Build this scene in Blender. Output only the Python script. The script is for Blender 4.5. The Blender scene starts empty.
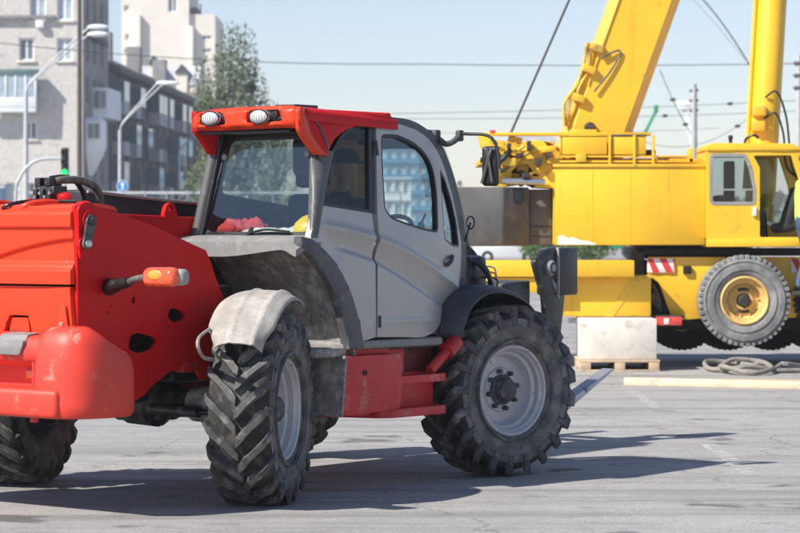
import bpy, bmesh, math, random
from mathutils import Vector, Matrix, noise
R = math.radians
PI = math.pi
sc = bpy.context.scene
col = sc.collection

# ------------------------------------------------------------------ camera, sky, sun, exposure
cam_d = bpy.data.cameras.new('camera')
cam = bpy.data.objects.new('camera', cam_d); col.objects.link(cam)
cam.location = (0, 0, 1.8); cam.rotation_euler = (R(90), 0, 0)
cam_d.sensor_width = 36; cam_d.lens = 117; cam_d.shift_y = -0.048
cam_d.clip_start = 0.5; cam_d.clip_end = 6000
cam_d.dof.use_dof = True; cam_d.dof.focus_distance = 17.6; cam_d.dof.aperture_fstop = 5.0
sc.camera = cam

SUN_AZ, SUN_EL = 33, 42.5           # travel direction of the light measured from +X towards +Y
sdir = Vector((math.cos(R(SUN_AZ))*math.cos(R(SUN_EL)), math.sin(R(SUN_AZ))*math.cos(R(SUN_EL)), -math.sin(R(SUN_EL))))
sun_d = bpy.data.lights.new('sun', 'SUN'); sun_d.energy = 4.9; sun_d.angle = R(0.6); sun_d.color = (1, .95, .87)
sun = bpy.data.objects.new('sun', sun_d); col.objects.link(sun)
sun.location = (-20, -10, 30)
sun.rotation_euler = sdir.to_track_quat('-Z', 'Y').to_euler()

w = bpy.data.worlds.new('World'); sc.world = w; w.use_nodes = True
nt = w.node_tree
bg = nt.nodes['Background']
sky = nt.nodes.new('ShaderNodeTexSky'); sky.sky_type = 'NISHITA'; sky.sun_disc = False
sky.sun_elevation = R(SUN_EL); sky.sun_rotation = math.atan2(-sdir.x, -sdir.y)
sky.air_density = 1.0; sky.dust_density = 0.3; sky.ozone_density = 2.0; sky.altitude = 100
wb = nt.nodes.new('ShaderNodeMix'); wb.data_type = 'RGBA'; wb.blend_type = 'MULTIPLY'; wb.inputs[0].default_value = 1
wb.inputs[7].default_value = (1.0, .955, 1.04, 1)     # white balance of the whole dome
nt.links.new(sky.outputs[0], wb.inputs[6]); nt.links.new(wb.outputs[2], bg.inputs[0]); bg.inputs[1].default_value = 0.092
vs_ = sc.view_settings
vs_.view_transform = 'Standard'; vs_.look = 'None'; vs_.gamma = 1; vs_.use_curve_mapping = False
vs_.exposure = 0.62

# ------------------------------------------------------------------ materials
MATS = {}
def M(name, c, rough=.5, metal=0., var=.12, vs=5., dirt=None, bump=0., bs=60., spec=.5, coat=0., emit=None, streak=None):
    """procedural material: base colour with mottling, optional dirt layers (colour, amount, scale), streaks and fine relief"""
    m = bpy.data.materials.new(name); m.use_nodes = True; MATS[name] = m
    n = m.node_tree.nodes; l = m.node_tree.links; p = n['Principled BSDF']
    tc = n.new('ShaderNodeTexCoord')
    def mixc(fac, a, b):
        x = n.new('ShaderNodeMix'); x.data_type = 'RGBA'; l.new(fac, x.inputs[0])
        for i, q in ((6, a), (7, b)):
            if isinstance(q, tuple): x.inputs[i].default_value = (*q, 1)
            else: l.new(q, x.inputs[i])
        return x.outputs[2]
    def noi(scale, det=4, rg=.6, vec=None):
        t = n.new('ShaderNodeTexNoise'); t.inputs['Scale'].default_value = scale
        t.inputs['Detail'].default_value = det; t.inputs['Roughness'].default_value = rg
        l.new(vec or tc.outputs['Object'], t.inputs['Vector']); return t.outputs['Fac']
    def ramp(fac, a, b):
        r = n.new('ShaderNodeMapRange'); l.new(fac, r.inputs[0]); r.inputs[1].default_value = a; r.inputs[2].default_value = b
        return r.outputs[0]
    lo = tuple(x*(1-var) for x in c); hi = tuple(min(1, x*(1+var)) for x in c)
    cc = mixc(ramp(noi(vs), .3, .7), lo, hi)
    rv = None
    for d in ([] if dirt is None else dirt if isinstance(dirt, list) else [dirt]):
        dc, amt, s = d
        f = ramp(noi(s, 8, .7), .72-amt*.6, .78-amt*.3)
        rv = f
        cc = mixc(f, cc, dc)
    if streak:
        dc, amt, s = streak
        mp = n.new('ShaderNodeMapping'); mp.inputs['Scale'].default_value = (s, s, s*.06); l.new(tc.outputs['Object'], mp.inputs[0])
        f = ramp(noi(1, 6, .65, mp.outputs[0]), .75-amt*.5, .95-amt*.3)
        cc = mixc(f, cc, dc)
    l.new(cc, p.inputs['Base Color'])
    p.inputs['Roughness'].default_value = rough; p.inputs['Metallic'].default_value = metal
    if rv is not None:
        rr = n.new('ShaderNodeMapRange'); l.new(rv, rr.inputs[0]); rr.inputs[3].default_value = rough; rr.inputs[4].default_value = .9
        l.new(rr.outputs[0], p.inputs['Roughness'])
    p.inputs['Specular IOR Level'].default_value = spec
    p.inputs['Coat Weight'].default_value = coat
    if bump:
        b = n.new('ShaderNodeBump'); b.inputs['Strength'].default_value = bump; b.inputs['Distance'].default_value = .02
        l.new(noi(bs, 6), b.inputs['Height']); l.new(b.outputs[0], p.inputs['Normal'])
    if emit:
        p.inputs['Emission Color'].default_value = (*emit[0], 1); p.inputs['Emission Strength'].default_value = emit[1]
    return m
def glass(name, tint, refl=1.0):
    m = bpy.data.materials.new(name); m.use_nodes = True; MATS[name] = m
    n = m.node_tree.nodes; l = m.node_tree.links
    out = n['Material Output']; n.remove(n['Principled BSDF'])
    t = n.new('ShaderNodeBsdfTransparent'); t.inputs[0].default_value = (*tint, 1)
    g = n.new('ShaderNodeBsdfGlossy'); g.inputs['Roughness'].default_value = .01; g.inputs[0].default_value = (.95, .97, 1, 1)
    f = n.new('ShaderNodeFresnel'); ior = 1.45 + .5*refl
    ge = n.new('ShaderNodeNewGeometry'); mr = n.new('ShaderNodeMapRange'); l.new(ge.outputs['Backfacing'], mr.inputs[0])
    mr.inputs[3].default_value = ior; mr.inputs[4].default_value = 1/ior; l.new(mr.outputs[0], f.inputs[0])
    mx = n.new('ShaderNodeMixShader'); l.new(f.outputs[0], mx.inputs[0]); l.new(t.outputs[0], mx.inputs[1]); l.new(g.outputs[0], mx.inputs[2])
    l.new(mx.outputs[0], out.inputs[0]); return m

DUST = (.42, .38, .33)
M('red', (.55, .008, .009), .42, var=.07, vs=3, dirt=[((.42, .06, .05), .07, 7), ((.34, .16, .13), .10, 26)], spec=.14, coat=.0, bump=.03, bs=9)
M('red_sunlit', (.70, .046, .012), .42, var=.06, vs=3, dirt=[((.62, .15, .09), .14, 9), ((.36, .10, .07), .10, 24)], spec=.3, coat=.0, bump=.03, bs=9)  # same red paint with the sunlit orange put into its colour
M('bumper_red', (.68, .045, .024), .5, var=.1, vs=4, dirt=[((.62, .26, .20), .24, 5), ((.50, .16, .12), .16, 22)], bump=.06, bs=14)
M('dusty_red', (.54, .024, .026), .5, var=.12, vs=5, dirt=[((.46, .20, .17), .24, 7), ((.30, .16, .14), .14, 20)], bump=.08, bs=40)
M('pillar_grey', (.10, .10, .10), .45, metal=.2, var=.1, dirt=[((.20, .19, .18), .25, 12)])
M('silver', (.40, .382, .358), .40, metal=.3, var=.05, vs=2, dirt=[((.50, .475, .44), .18, 10), ((.30, .285, .27), .12, 28)], coat=.1, streak=((.36, .35, .335), .28, 14))
M('grey_plastic', (.21, .205, .20), .6, var=.10, vs=8, dirt=[((.33, .315, .295), .32, 12)], bump=.05)
M('dark_plastic', (.035, .036, .04), .5, var=.2, dirt=[((.14, .13, .125), .25, 12)])
M('frame_grey', (.075, .075, .08), .5, var=.2, dirt=[((.2, .19, .18), .25, 12)])
M('black', (.012, .012, .013), .4, var=.3, dirt=[((.07, .065, .06), .2, 14)])
M('black_steel', (.02, .02, .021), .38, var=.3, dirt=[((.16, .15, .135), .35, 9)], bump=.08)
M('liner', (.22, .205, .185), .9, var=.2, vs=12, dirt=[((.46, .43, .385), .42, 9)], streak=((.07, .065, .06), .42, 30), bump=.15, bs=90)
M('dusty_fender', (.34, .315, .285), .85, var=.14, vs=5, dirt=[((.44, .41, .375), .42, 5), ((.20, .185, .165), .18, 18)], streak=((.23, .21, .19), .46, 45), bump=.1, bs=90)
M('tyre', (.022, .021, .020), .85, var=.3, vs=9, dirt=[((.13, .12, .108), .36, 5)], bump=.25, bs=45)
M('tyre_side', (.10, .097, .093), .85, var=.25, vs=7, dirt=[((.24, .225, .205), .45, 6)], bump=.15, bs=50)
M('lug', (.060, .059, .058), .70, var=.3, vs=9, dirt=[((.24, .226, .208), .36, 7)], bump=.25, bs=45)
M('rim', (.50, .50, .51), .45, metal=.25, var=.14, vs=8, dirt=[((.46, .42, .37), .40, 8), ((.14, .12, .10), .20, 15)], bump=.06)
M('hub', (.05, .05, .052), .55, var=.3, dirt=[((.28, .26, .24), .3, 16)])
M('steel', (.5, .5, .5), .32, metal=.9, var=.15, dirt=[((.2, .18, .16), .2, 20)])
M('fork_steel', (.42, .42, .43), .38, metal=.6, var=.2, dirt=[((.2, .18, .17), .3, 10)])
M('hose', (.09, .085, .075), .6, var=.2, dirt=[((.28, .25, .21), .4, 20)])
M('lens_white', (.74, .75, .77), .16, metal=.45, var=.25, vs=45, coat=.6, bump=.25, bs=50)
M('lens_orange', (.78, .095, .035), .15, var=.3, vs=30, coat=.6)
M('lens_red', (.75, .07, .05), .18, var=.2, vs=40, coat=.5)
M('lens_amber', (.88, .30, .04), .2, var=.15, vs=40, coat=.4)
M('seat', (.02, .021, .024), .7, var=.3, vs=9, bump=.1)
M('interior', (.045, .045, .048), .7, var=.2)
M('cloth_red', (.55, .05, .05), .9, var=.25, vs=14)
M('cloth_white', (.62, .64, .6), .9, var=.15, vs=14)
M('cloth_dark', (.03, .032, .04), .9, var=.3, vs=9)
M('skin', (.45, .25, .17), .6, var=.1)
M('yellow_plastic', (.85, .55, .02), .35, var=.06)
M('mirror', (.35, .38, .42), .04, metal=1., var=.02)
glass('cab_glass', (.86, .90, .89), .25)
glass('dark_glass', (.74, .74, .72), -.38)
# crane
M('crane_yellow', (.82, .475, .02), .42, var=.08, vs=1.5, dirt=[((.50, .28, .05), .16, 4), ((.30, .17, .06), .10, 11)], streak=((.58, .30, .02), .34, 7), coat=.15, bump=.02, bs=4)
M('crane_yellow_dirty', (.72, .44, .03), .5, var=.15, vs=3, dirt=[((.22, .15, .07), .3, 4)])
M('counterweight', (.10, .096, .094), .85, var=.25, vs=2, dirt=[((.17, .145, .13), .30, 2.2)], streak=((.05, .045, .045), .3, 5), bump=.2, bs=20)
M('dark_steel', (.03, .028, .027), .7, var=.3, dirt=[((.10, .08, .06), .3, 5)])
M('crane_tyre', (.17, .17, .167), .9, var=.12, vs=4, dirt=[((.30, .29, .275), .45, 4)], bump=.1, bs=40)
M('crane_tyre_dark', (.03, .03, .03), .9, var=.2)
M('crane_rim', (.66, .42, .13), .6, var=.12, vs=6, dirt=[((.30, .20, .12), .3, 8)])
M('white_paint', (.78, .78, .76), .5, var=.06, dirt=[((.5, .47, .43), .15, 8)])
M('stripe_red', (.62, .04, .04), .5, var=.1)
M('grit', (.42, .41, .39), .9, var=.35, vs=30)
M('trim_grey', (.28, .28, .27), .5, var=.1)
glass('crane_glass', (.80, .84, .85), -.1)
M('green_vest', (.45, .75, .12), .8, var=.1, vs=8)
M('jeans', (.05, .09, .2), .9, var=.25, vs=12)
# ground pieces
M('concrete', (.64, .60, .53), .85, var=.12, vs=3, dirt=[((.44, .39, .32), .26, 5), ((.30, .26, .21), .12, 14)], streak=((.50, .43, .34), .3, 6), bump=.1)
M('wood', (.52, .38, .25), .8, var=.2, vs=4, dirt=[((.30, .22, .15), .25, 6)], bump=.1)
M('plank_wood', (.62, .50, .36), .8, var=.15, vs=3, dirt=[((.38, .29, .2), .25, 4)], bump=.1)
M('rope', (.25, .23, .20), .9, var=.3, vs=20, bump=.3, bs=120)
# town
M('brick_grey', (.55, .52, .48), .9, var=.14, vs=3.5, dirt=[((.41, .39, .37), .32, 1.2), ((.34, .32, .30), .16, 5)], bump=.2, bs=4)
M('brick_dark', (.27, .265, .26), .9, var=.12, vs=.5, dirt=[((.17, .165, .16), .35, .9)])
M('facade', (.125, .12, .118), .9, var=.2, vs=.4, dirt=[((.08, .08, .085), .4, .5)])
M('stone_pale', (.72, .66, .58), .9, var=.06, vs=.3, dirt=[((.58, .52, .45), .22, .3)])
M('roof_dark', (.06, .06, .062), .8, var=.2, vs=.6)
M('roof_pale', (.5, .5, .5), .6, var=.12, vs=.8)
M('window_white', (.78, .79, .8), .5, var=.04)
M('pane', (.10, .13, .16), .08, var=.3, vs=.7, spec=.8)
M('pane_light', (.34, .42, .48), .1, var=.25, vs=.8, spec=.8)
M('balcony_white', (.70, .73, .76), .6, var=.1, vs=1)
M('balcony_green', (.10, .17, .17), .7, var=.15, vs=1)
M('pole_pale', (.46, .475, .48), .5, var=.1, vs=3)
M('pole_concrete', (.42, .42, .41), .9, var=.12, vs=2)
M('pole_brown', (.09, .07, .065), .8, var=.2, vs=2)
M('lamp_head', (.75, .77, .78), .4, var=.05)
M('signal_black', (.02, .022, .022), .5, var=.2)
M('signal_green', (.02, .6, .15), .3, emit=((.02, 1, .2), 1.1))
M('signal_off', (.05, .012, .01), .3)
M('sign_blue', (.02, .22, .62), .4, var=.05)
M('fence_metal', (.30, .31, .32), .6, var=.15)
M('van_blue', (.10, .16, .25), .35, var=.08, coat=.3)
M('van_white', (.75, .77, .78), .35, var=.05, coat=.3)
M('green_paint', (.03, .28, .14), .5, var=.1)
M('wire', (.05, .05, .055), .6, var=.1)
M('tower_white', (.74, .76, .77), .6, var=.05, vs=.2)
M('grey_balcony', (.36, .37, .385), .7, var=.15, vs=1)
M('amber_cloth', (.75, .46, .07), .9, var=.3, vs=6)
M('tower_blue', (.10, .28, .42), .15, var=.2, vs=.1, spec=.8)
M('leaf', (.12, .16, .07), .7, var=.35, vs=.8)
M('leaf_dark', (.035, .06, .03), .7, var=.35, vs=2)
M('bark', (.10, .08, .065), .9, var=.2)
M('bush_leaf', (.10, .17, .035), .7, var=.35, vs=1.5)

# ------------------------------------------------------------------ mesh helpers
ORG = Vector((0, 0, 0)); FLIP = False
def finish(bm, sharp=35):
    bmesh.ops.recalc_face_normals(bm, faces=bm.faces[:])
def obj(name, bm, mat, parent=None, sharp=38, kind=None):
    if FLIP:
        for v in bm.verts: v.co.y = -v.co.y
    if ORG.length: bmesh.ops.translate(bm, verts=bm.verts[:], vec=-ORG)
    bmesh.ops.recalc_face_normals(bm, faces=bm.faces[:])
    for f in bm.faces: f.smooth = True
    me = bpy.data.meshes.new(name); bm.to_mesh(me); bm.free()
    me.set_sharp_from_angle(angle=R(sharp))
    o = bpy.data.objects.new(name, me); col.objects.link(o)
    for m in (mat if isinstance(mat, (list, tuple)) else [mat]): me.materials.append(MATS[m])
    if parent: o.parent = parent
    if kind: o['kind'] = kind
    return o
def tag(o, label, cat, group=None):
    o['label'] = label; o['category'] = cat
    if group: o['group'] = group
    return o
def empty(name, loc, label=None, cat=None, group=None, rz=0, parent=None):
    o = bpy.data.objects.new(name, None); col.objects.link(o); o.location = loc; o.rotation_euler = (0, 0, rz)
    o.empty_display_size = .2
    if parent: o.parent = parent
    if label: tag(o, label, cat, group)
    return o
def nb(): return bmesh.new()
def merge(bm, t):
    me = bpy.data.meshes.new('tmp'); t.to_mesh(me); t.free(); bm.from_mesh(me); bpy.data.meshes.remove(me)
def box(bm, lo, hi, r=0., seg=2, rot=None, mi=0, taper=None):
    """box between two corners with rounded edges; rot = Matrix about the centre; taper = (tx, ty) scale of the top"""
    t = nb(); lo = Vector(lo); hi = Vector(hi); c = (lo+hi)/2; s = hi-lo
    bmesh.ops.create_cube(t, size=1)
    for v in t.verts:
        v.co = Vector((v.co.x*s.x, v.co.y*s.y, v.co.z*s.z))
        if taper and v.co.z > 0: v.co.x *= taper[0]; v.co.y *= taper[1]
    if r > 0: bmesh.ops.bevel(t, geom=t.edges[:], offset=r, segments=seg, profile=.5, affect='EDGES', clamp_overlap=True)
    if rot is not None: bmesh.ops.transform(t, matrix=rot.to_4x4(), verts=t.verts[:])
    bmesh.ops.translate(t, verts=t.verts[:], vec=c)
    for f in t.faces: f.material_index = mi
    merge(bm, t); return bm
def prism(bm, pts, a, b, axis='y', r=0., seg=2, mi=0):
    """polygon (2D) extruded from a to b along an axis; axis y: pts are (x,z); axis x: (y,z); axis z: (x,y)"""
    t = nb()
    def P(p, h): return (p[0], h, p[1]) if axis == 'y' else (h, p[0], p[1]) if axis == 'x' else (p[0], p[1], h)
    va = [t.verts.new(P(p, a)) for p in pts]; vb = [t.verts.new(P(p, b)) for p in pts]
    n = len(pts)
    t.faces.new(va); t.faces.new(vb[::-1])
    for i in range(n): t.faces.new((va[i], va[(i+1) % n], vb[(i+1) % n], vb[i]))
    bmesh.ops.recalc_face_normals(t, faces=t.faces[:])
    if r > 0: bmesh.ops.bevel(t, geom=t.edges[:], offset=r, segments=seg, profile=.5, affect='EDGES', clamp_overlap=True)
    for f in t.faces: f.material_index = mi
    merge(bm, t); return bm
def tube(bm, pts, r, n=10, mi=0, caps=True):
    """round bar through points; r number or list"""
    pts = [Vector(p) for p in pts]; k = len(pts)
    rs = r if isinstance(r, (list, tuple)) else [r]*k
    rings = []; up = None
    for i, p in enumerate(pts):
        d = (pts[min(i+1, k-1)]-pts[max(i-1, 0)]).normalized()
        if up is None: up = d.orthogonal().normalized()
        up = (up-d*up.dot(d))
        if up.length < 1e-6: up = d.orthogonal()
        up.normalize(); q = d.cross(up)
        rings.append([bm.verts.new(p+(up*math.cos(2*PI*j/n)+q*math.sin(2*PI*j/n))*rs[i]) for j in range(n)])
    for i in range(k-1):
        for j in range(n):
            f = bm.faces.new((rings[i][j], rings[i][(j+1) % n], rings[i+1][(j+1) % n], rings[i+1][j])); f.material_index = mi
    if caps:
        for rg in (rings[0], rings[-1]):
            f = bm.faces.new(rg); f.material_index = mi
    return bm
def curve(pts, n=6):
    """Catmull-Rom through points"""
    pts = [Vector(p) for p in pts]; o = []
    for i in range(len(pts)-1):
        p0 = pts[max(i-1, 0)]; p1 = pts[i]; p2 = pts[i+1]; p3 = pts[min(i+2, len(pts)-1)]
        for j in range(n):
            t = j/n
            o.append(.5*((2*p1)+(p2-p0)*t+(2*p0-5*p1+4*p2-p3)*t*t+(3*p1-p0-3*p2+p3)*t**3))
    o.append(pts[-1]); return o
def lathe(bm, prof, c=(0, 0, 0), axis='y', n=32, mi=0, mis=None, cap=False):
    """profile of (radius, height along the axis)"""
    c = Vector(c); rings = []
    for r, h in prof:
        rg = []
        for j in range(n):
            a = 2*PI*j/n; x, y = r*math.cos(a), r*math.sin(a)
            q = (x, h, y) if axis == 'y' else (h, x, y) if axis == 'x' else (x, y, h)
            rg.append(bm.verts.new(c+Vector(q)))
        rings.append(rg)
    for i in range(len(prof)-1):
        for j in range(n):
            f = bm.faces.new((rings[i][j], rings[i][(j+1) % n], rings[i+1][(j+1) % n], rings[i+1][j]))
            f.material_index = mis[i] if mis else mi
    for k in (0, -1):
        if cap and prof[k][0] > 1e-4:
            f = bm.faces.new(rings[k]); f.material_index = (mis[k] if mis else mi)
    bmesh.ops.remove_doubles(bm, verts=bm.verts[:], dist=1e-6)
    return bm
def rounded(pts, r, n=4):
    """2D polygon with rounded corners"""
    o = []; k = len(pts)
    for i in range(k):
        p = Vector(pts[i]); a = Vector(pts[i-1])-p; b = Vector(pts[(i+1) % k])-p
        d = min(r, a.length*.45, b.length*.45); A = p+a.normalized()*d; B = p+b.normalized()*d
        for j in range(n+1):
            t = j/n; o.append(tuple((1-t)**2*A+2*t*(1-t)*p+t*t*B))
    return o
def sheet(bm, outline, holes, fn, th, step=.06, mi=0, rim=0.):
    """flat outline with holes in a 2D plane, cut into a fine grid, bent by fn(a,b,d)->point and given thickness th"""
    t = nb(); es = []
    for loop in [outline]+list(holes):
        vs = [t.verts.new((p[0], p[1], 0)) for p in loop]
        es += [t.edges.new((vs[i], vs[(i+1) % len(vs)])) for i in range(len(vs))]
    bmesh.ops.triangle_fill(t, edges=es, use_beauty=True)
    xs = [p[0] for p in outline]; ys = [p[1] for p in outline]
    for ax, lo, hi in ((0, min(xs), max(xs)), (1, min(ys), max(ys))):
        q = lo+step
        while q < hi-step*.3:
            no = Vector((1, 0, 0)) if ax == 0 else Vector((0, 1, 0)); co = no*q
            bmesh.ops.bisect_plane(t, geom=t.verts[:]+t.edges[:]+t.faces[:], plane_co=co, plane_no=no, dist=1e-5)
            q += step
    bmesh.ops.remove_doubles(t, verts=t.verts[:], dist=1e-5)
    t.verts.index_update()
    bnd = [e for e in t.edges if len(e.link_faces) == 1]
    vo = list(t.verts); base = [(v.co.x, v.co.y) for v in vo]
    bverts = {v for e in bnd for v in e.verts}
    faces = [[v.index for v in f.verts] for f in t.faces]; be = [(e.verts[0].index, e.verts[1].index) for e in bnd]
    bi = {v.index for v in bverts}
    t.free()
    A = [bm.verts.new(fn(x, y, -rim if i in bi else 0)) for i, (x, y) in enumerate(base)]
    Bv = [bm.verts.new(fn(x, y, -th)) for x, y in base]
    for f in faces:
        q = bm.faces.new([A[i] for i in f]); q.material_index = mi
        q = bm.faces.new([Bv[i] for i in f][::-1]); q.material_index = mi
    for i, j in be:
        q = bm.faces.new((A[i], A[j], Bv[j], Bv[i])); q.material_index = mi
    return bm
def ring(bm, outer, inner, fn, th, mi=0):
    """closed band between two loops of equal length"""
    n = len(outer); L = [[bm.verts.new(fn(p[0], p[1], d)) for p in lp] for lp in (outer, inner) for d in (0, -th)]
    for i in range(n):
        j = (i+1) % n
        for a, b in ((0, 2), (2, 3), (3, 1), (1, 0)): bm.faces.new((L[a][i], L[a][j], L[b][j], L[b][i])).material_index = mi
    return bm
def dense(pts, step=.04):
    o = []
    for i, p in enumerate(pts):
        a = Vector(p); b = Vector(pts[(i+1) % len(pts)]); k = max(1, int((b-a).length/step))
        o += [tuple(a.lerp(b, q/k)) for q in range(k)]
    return o
def grid(bm, nu, nv, fn, mi=0, th=None):
    """parametric surface fn(s,t); th: second skin fn(s,t,th) closes it"""
    def lay(k):
        return [[bm.verts.new(fn(i/nu, j/nv) if k == 0 else fn(i/nu, j/nv, th)) for j in range(nv+1)] for i in range(nu+1)]
    A = lay(0)
    for i in range(nu):
        for j in range(nv): bm.faces.new((A[i][j], A[i+1][j], A[i+1][j+1], A[i][j+1])).material_index = mi
    if th is not None:
        Bq = lay(1)
        for i in range(nu):
            for j in range(nv): bm.faces.new((Bq[i][j], Bq[i][j+1], Bq[i+1][j+1], Bq[i+1][j])).material_index = mi
        for i in range(nu):
            bm.faces.new((A[i][0], A[i+1][0], Bq[i+1][0], Bq[i][0])); bm.faces.new((A[i][nv], A[i+1][nv], Bq[i+1][nv], Bq[i][nv]))
        for j in range(nv):
            bm.faces.new((A[0][j], A[0][j+1], Bq[0][j+1], Bq[0][j])); bm.faces.new((A[nu][j], A[nu][j+1], Bq[nu][j+1], Bq[nu][j]))
    return bm
def sstep(a, b, x):
    t = max(0, min(1, (x-a)/(b-a))); return t*t*(3-2*t)
def lump(bm, c, s, amp=.2, fr=3, sub=3, mi=0, seed=0):
    t = nb(); bmesh.ops.create_icosphere(t, subdivisions=sub, radius=1)
    for v in t.verts:
        k = 1+amp*noise.noise(v.co*fr+Vector((seed, seed*2, 0)))
        v.co = Vector((v.co.x*s[0]*k, v.co.y*s[1]*k, v.co.z*s[2]*k))+Vector(c)
    for f in t.faces: f.material_index = mi
    merge(bm, t); return bm
def copy_tree(o, parent=None):
    c = o.copy(); col.objects.link(c); c.parent = parent
    for ch in [x for x in col.objects if x.parent == o]: copy_tree(ch, c)
    return c

# ------------------------------------------------------------------ ground
def ground_material():
    m = bpy.data.materials.new('asphalt'); m.use_nodes = True; MATS['asphalt'] = m
    n = m.node_tree.nodes; l = m.node_tree.links; p = n['Principled BSDF']
    tc = n.new('ShaderNodeTexCoord')
    def noi(s, d=5, rg=.6, sc3=None, off=(0, 0, 0)):
        mp = n.new('ShaderNodeMapping'); l.new(tc.outputs['Object'], mp.inputs[0]); mp.inputs['Scale'].default_value = sc3 or (1, 1, 1)
        mp.inputs['Location'].default_value = off
        t = n.new('ShaderNodeTexNoise'); t.inputs['Scale'].default_value = s; t.inputs['Detail'].default_value = d
        t.inputs['Roughness'].default_value = rg; l.new(mp.outputs[0], t.inputs['Vector']); return t.outputs['Fac']
    def rng(f, a, b, c=0, d=1):
        r = n.new('ShaderNodeMapRange'); l.new(f, r.inputs[0])
        for i, q in enumerate((a, b, c, d)): r.inputs[i+1].default_value = q
        return r.outputs[0]
    def mix(f, a, b):
        x = n.new('ShaderNodeMix'); x.data_type = 'RGBA'; l.new(f, x.inputs[0])
        for i, q in ((6, a), (7, b)):
            if isinstance(q, tuple): x.inputs[i].default_value = (*q, 1)
            else: l.new(q, x.inputs[i])
        return x.outputs[2]
    c = mix(rng(noi(.35, 6), .35, .68), (.29, .28, .268), (.38, .37, .355))
    c = mix(rng(noi(3.5, 6, .7), .35, .75, 0, .6), c, (.43, .415, .395))
    c = mix(rng(noi(1, 6, .65, (.22, 2.6, 1)), .47, .64, 0, .8), c, (.19, .183, .176))      # dragged tyre marks
    c = mix(rng(noi(38, 4, .75), .46, .70, 0, .75), c, (.15, .145, .138))
    c = mix(rng(noi(11, 6, .75, None, (2, 7, 0)), .52, .70, 0, .5), c, (.20, .193, .185))                       # aggregate
    c = mix(rng(noi(60, 3, .7, None, (5, 3, 0)), .58, .68, 0, .7), c, (.58, .565, .54))
    c = mix(rng(noi(1.7, 8, .75, None, (9, 4, 0)), .55, .66, 0, .75), c, (.175, .168, .16))
    c = mix(rng(noi(.8, 3, .5, None, (3, 11, 0)), .64, .67, 0, .8), c, (.085, .082, .08))      # oil spots    # stains
    v = n.new('ShaderNodeTexVoronoi'); v.feature = 'DISTANCE_TO_EDGE'; v.inputs['Scale'].default_value = .33
    mp = n.new('ShaderNodeMapping'); l.new(tc.outputs['Object'], mp.inputs[0])
    nz = n.new('ShaderNodeTexNoise'); nz.inputs['Scale'].default_value = 1.2; nz.inputs['Detail'].default_value = 6; l.new(tc.outputs['Object'], nz.inputs['Vector'])
    ad = n.new('ShaderNodeVectorMath'); ad.operation = 'ADD'; l.new(mp.outputs[0], ad.inputs[0]); l.new(nz.outputs['Color'], ad.inputs[1])
    l.new(ad.outputs[0], v.inputs['Vector'])
    c = mix(rng(v.outputs['Distance'], .0012, .0045, .6, 0), c, (.11, .106, .10))             # cracks
    l.new(c, p.inputs['Base Color']); p.inputs['Roughness'].default_value = .85
    b = n.new('ShaderNodeBump'); b.inputs['Strength'].default_value = .5; b.inputs['Distance'].default_value = .008
    l.new(noi(110, 4, .7), b.inputs['Height']); l.new(b.outputs[0], p.inputs['Normal'])
ground_material()
bm = nb()
gx = [-1500, -400, -120, -40, -15, 0, 15, 40, 120, 400, 1500]
gy = [-600, -120, -30, 0, 12, 20, 30, 45, 80, 160, 400, 3000]
V_ = [[bm.verts.new((x, y, 0)) for y in gy] for x in gx]
for i in range(len(gx)-1):
    for j in range(len(gy)-1): bm.faces.new((V_[i][j], V_[i+1][j], V_[i+1][j+1], V_[i][j+1]))
obj('ground', bm, 'asphalt', kind='structure')
def worn_paint():
    m = M('road_paint', (.60, .595, .58), .8, var=.08, vs=3)
    n = m.node_tree.nodes; l = m.node_tree.links; p = n['Principled BSDF']
    t = n.new('ShaderNodeTexNoise'); t.inputs['Scale'].default_value = 9; t.inputs['Detail'].default_value = 8; t.inputs['Roughness'].default_value = .75
    tc = n.new('ShaderNodeTexCoord'); l.new(tc.outputs['Object'], t.inputs['Vector'])
    r = n.new('ShaderNodeMapRange'); r.inputs[1].default_value = .40; r.inputs[2].default_value = .62; r.inputs[4].default_value = .75
    l.new(t.outputs['Fac'], r.inputs[0]); l.new(r.outputs[0], p.inputs['Alpha'])
worn_paint()
for y0, y1 in ((18.9, 21.6), (26, 28.6), (33.4, 36), (11.8, 14.4)):
    bm = nb(); n_ = 8
    a = [bm.verts.new((2.50+random.Random(i).uniform(-.006, .006), y0+(y1-y0)*i/n_, .004)) for i in range(n_+1)]
    b = [bm.verts.new((2.63+random.Random(i+50).uniform(-.006, .006), y0+(y1-y0)*i/n_, .004)) for i in range(n_+1)]
    for i in range(n_): bm.faces.new((a[i], b[i], b[i+1], a[i+1]))
    obj('lane_marking', bm, 'road_paint', kind='structure')

bm = nb(); rg = random.Random(21)       # loose grit on the asphalt
for i in range(1100):
    D_ = 13.6+rg.random()**1.6*24; x = rg.uniform(-.17, .17)*D_; r_ = rg.choice((.003, .004, .004, .005, .008))*rg.uniform(.7, 1.3)
    v = [bm.verts.new((x+r_*a*rg.uniform(.7, 1.3), D_+r_*b*rg.uniform(.7, 1.3), .001+r_*c_*rg.uniform(.6, 1))) for a, b, c_ in ((1, 0, 0), (-.5, .9, 0), (-.5, -.9, 0), (.1, 0, 1.1))]
    for f in ((0, 1, 3), (1, 2, 3), (2, 0, 3)): bm.faces.new([v[q] for q in f])
o = obj('loose_grit', bm, 'grit', kind='stuff'); tag(o, 'loose grit scattered over the sunlit asphalt', 'grit')

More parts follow.
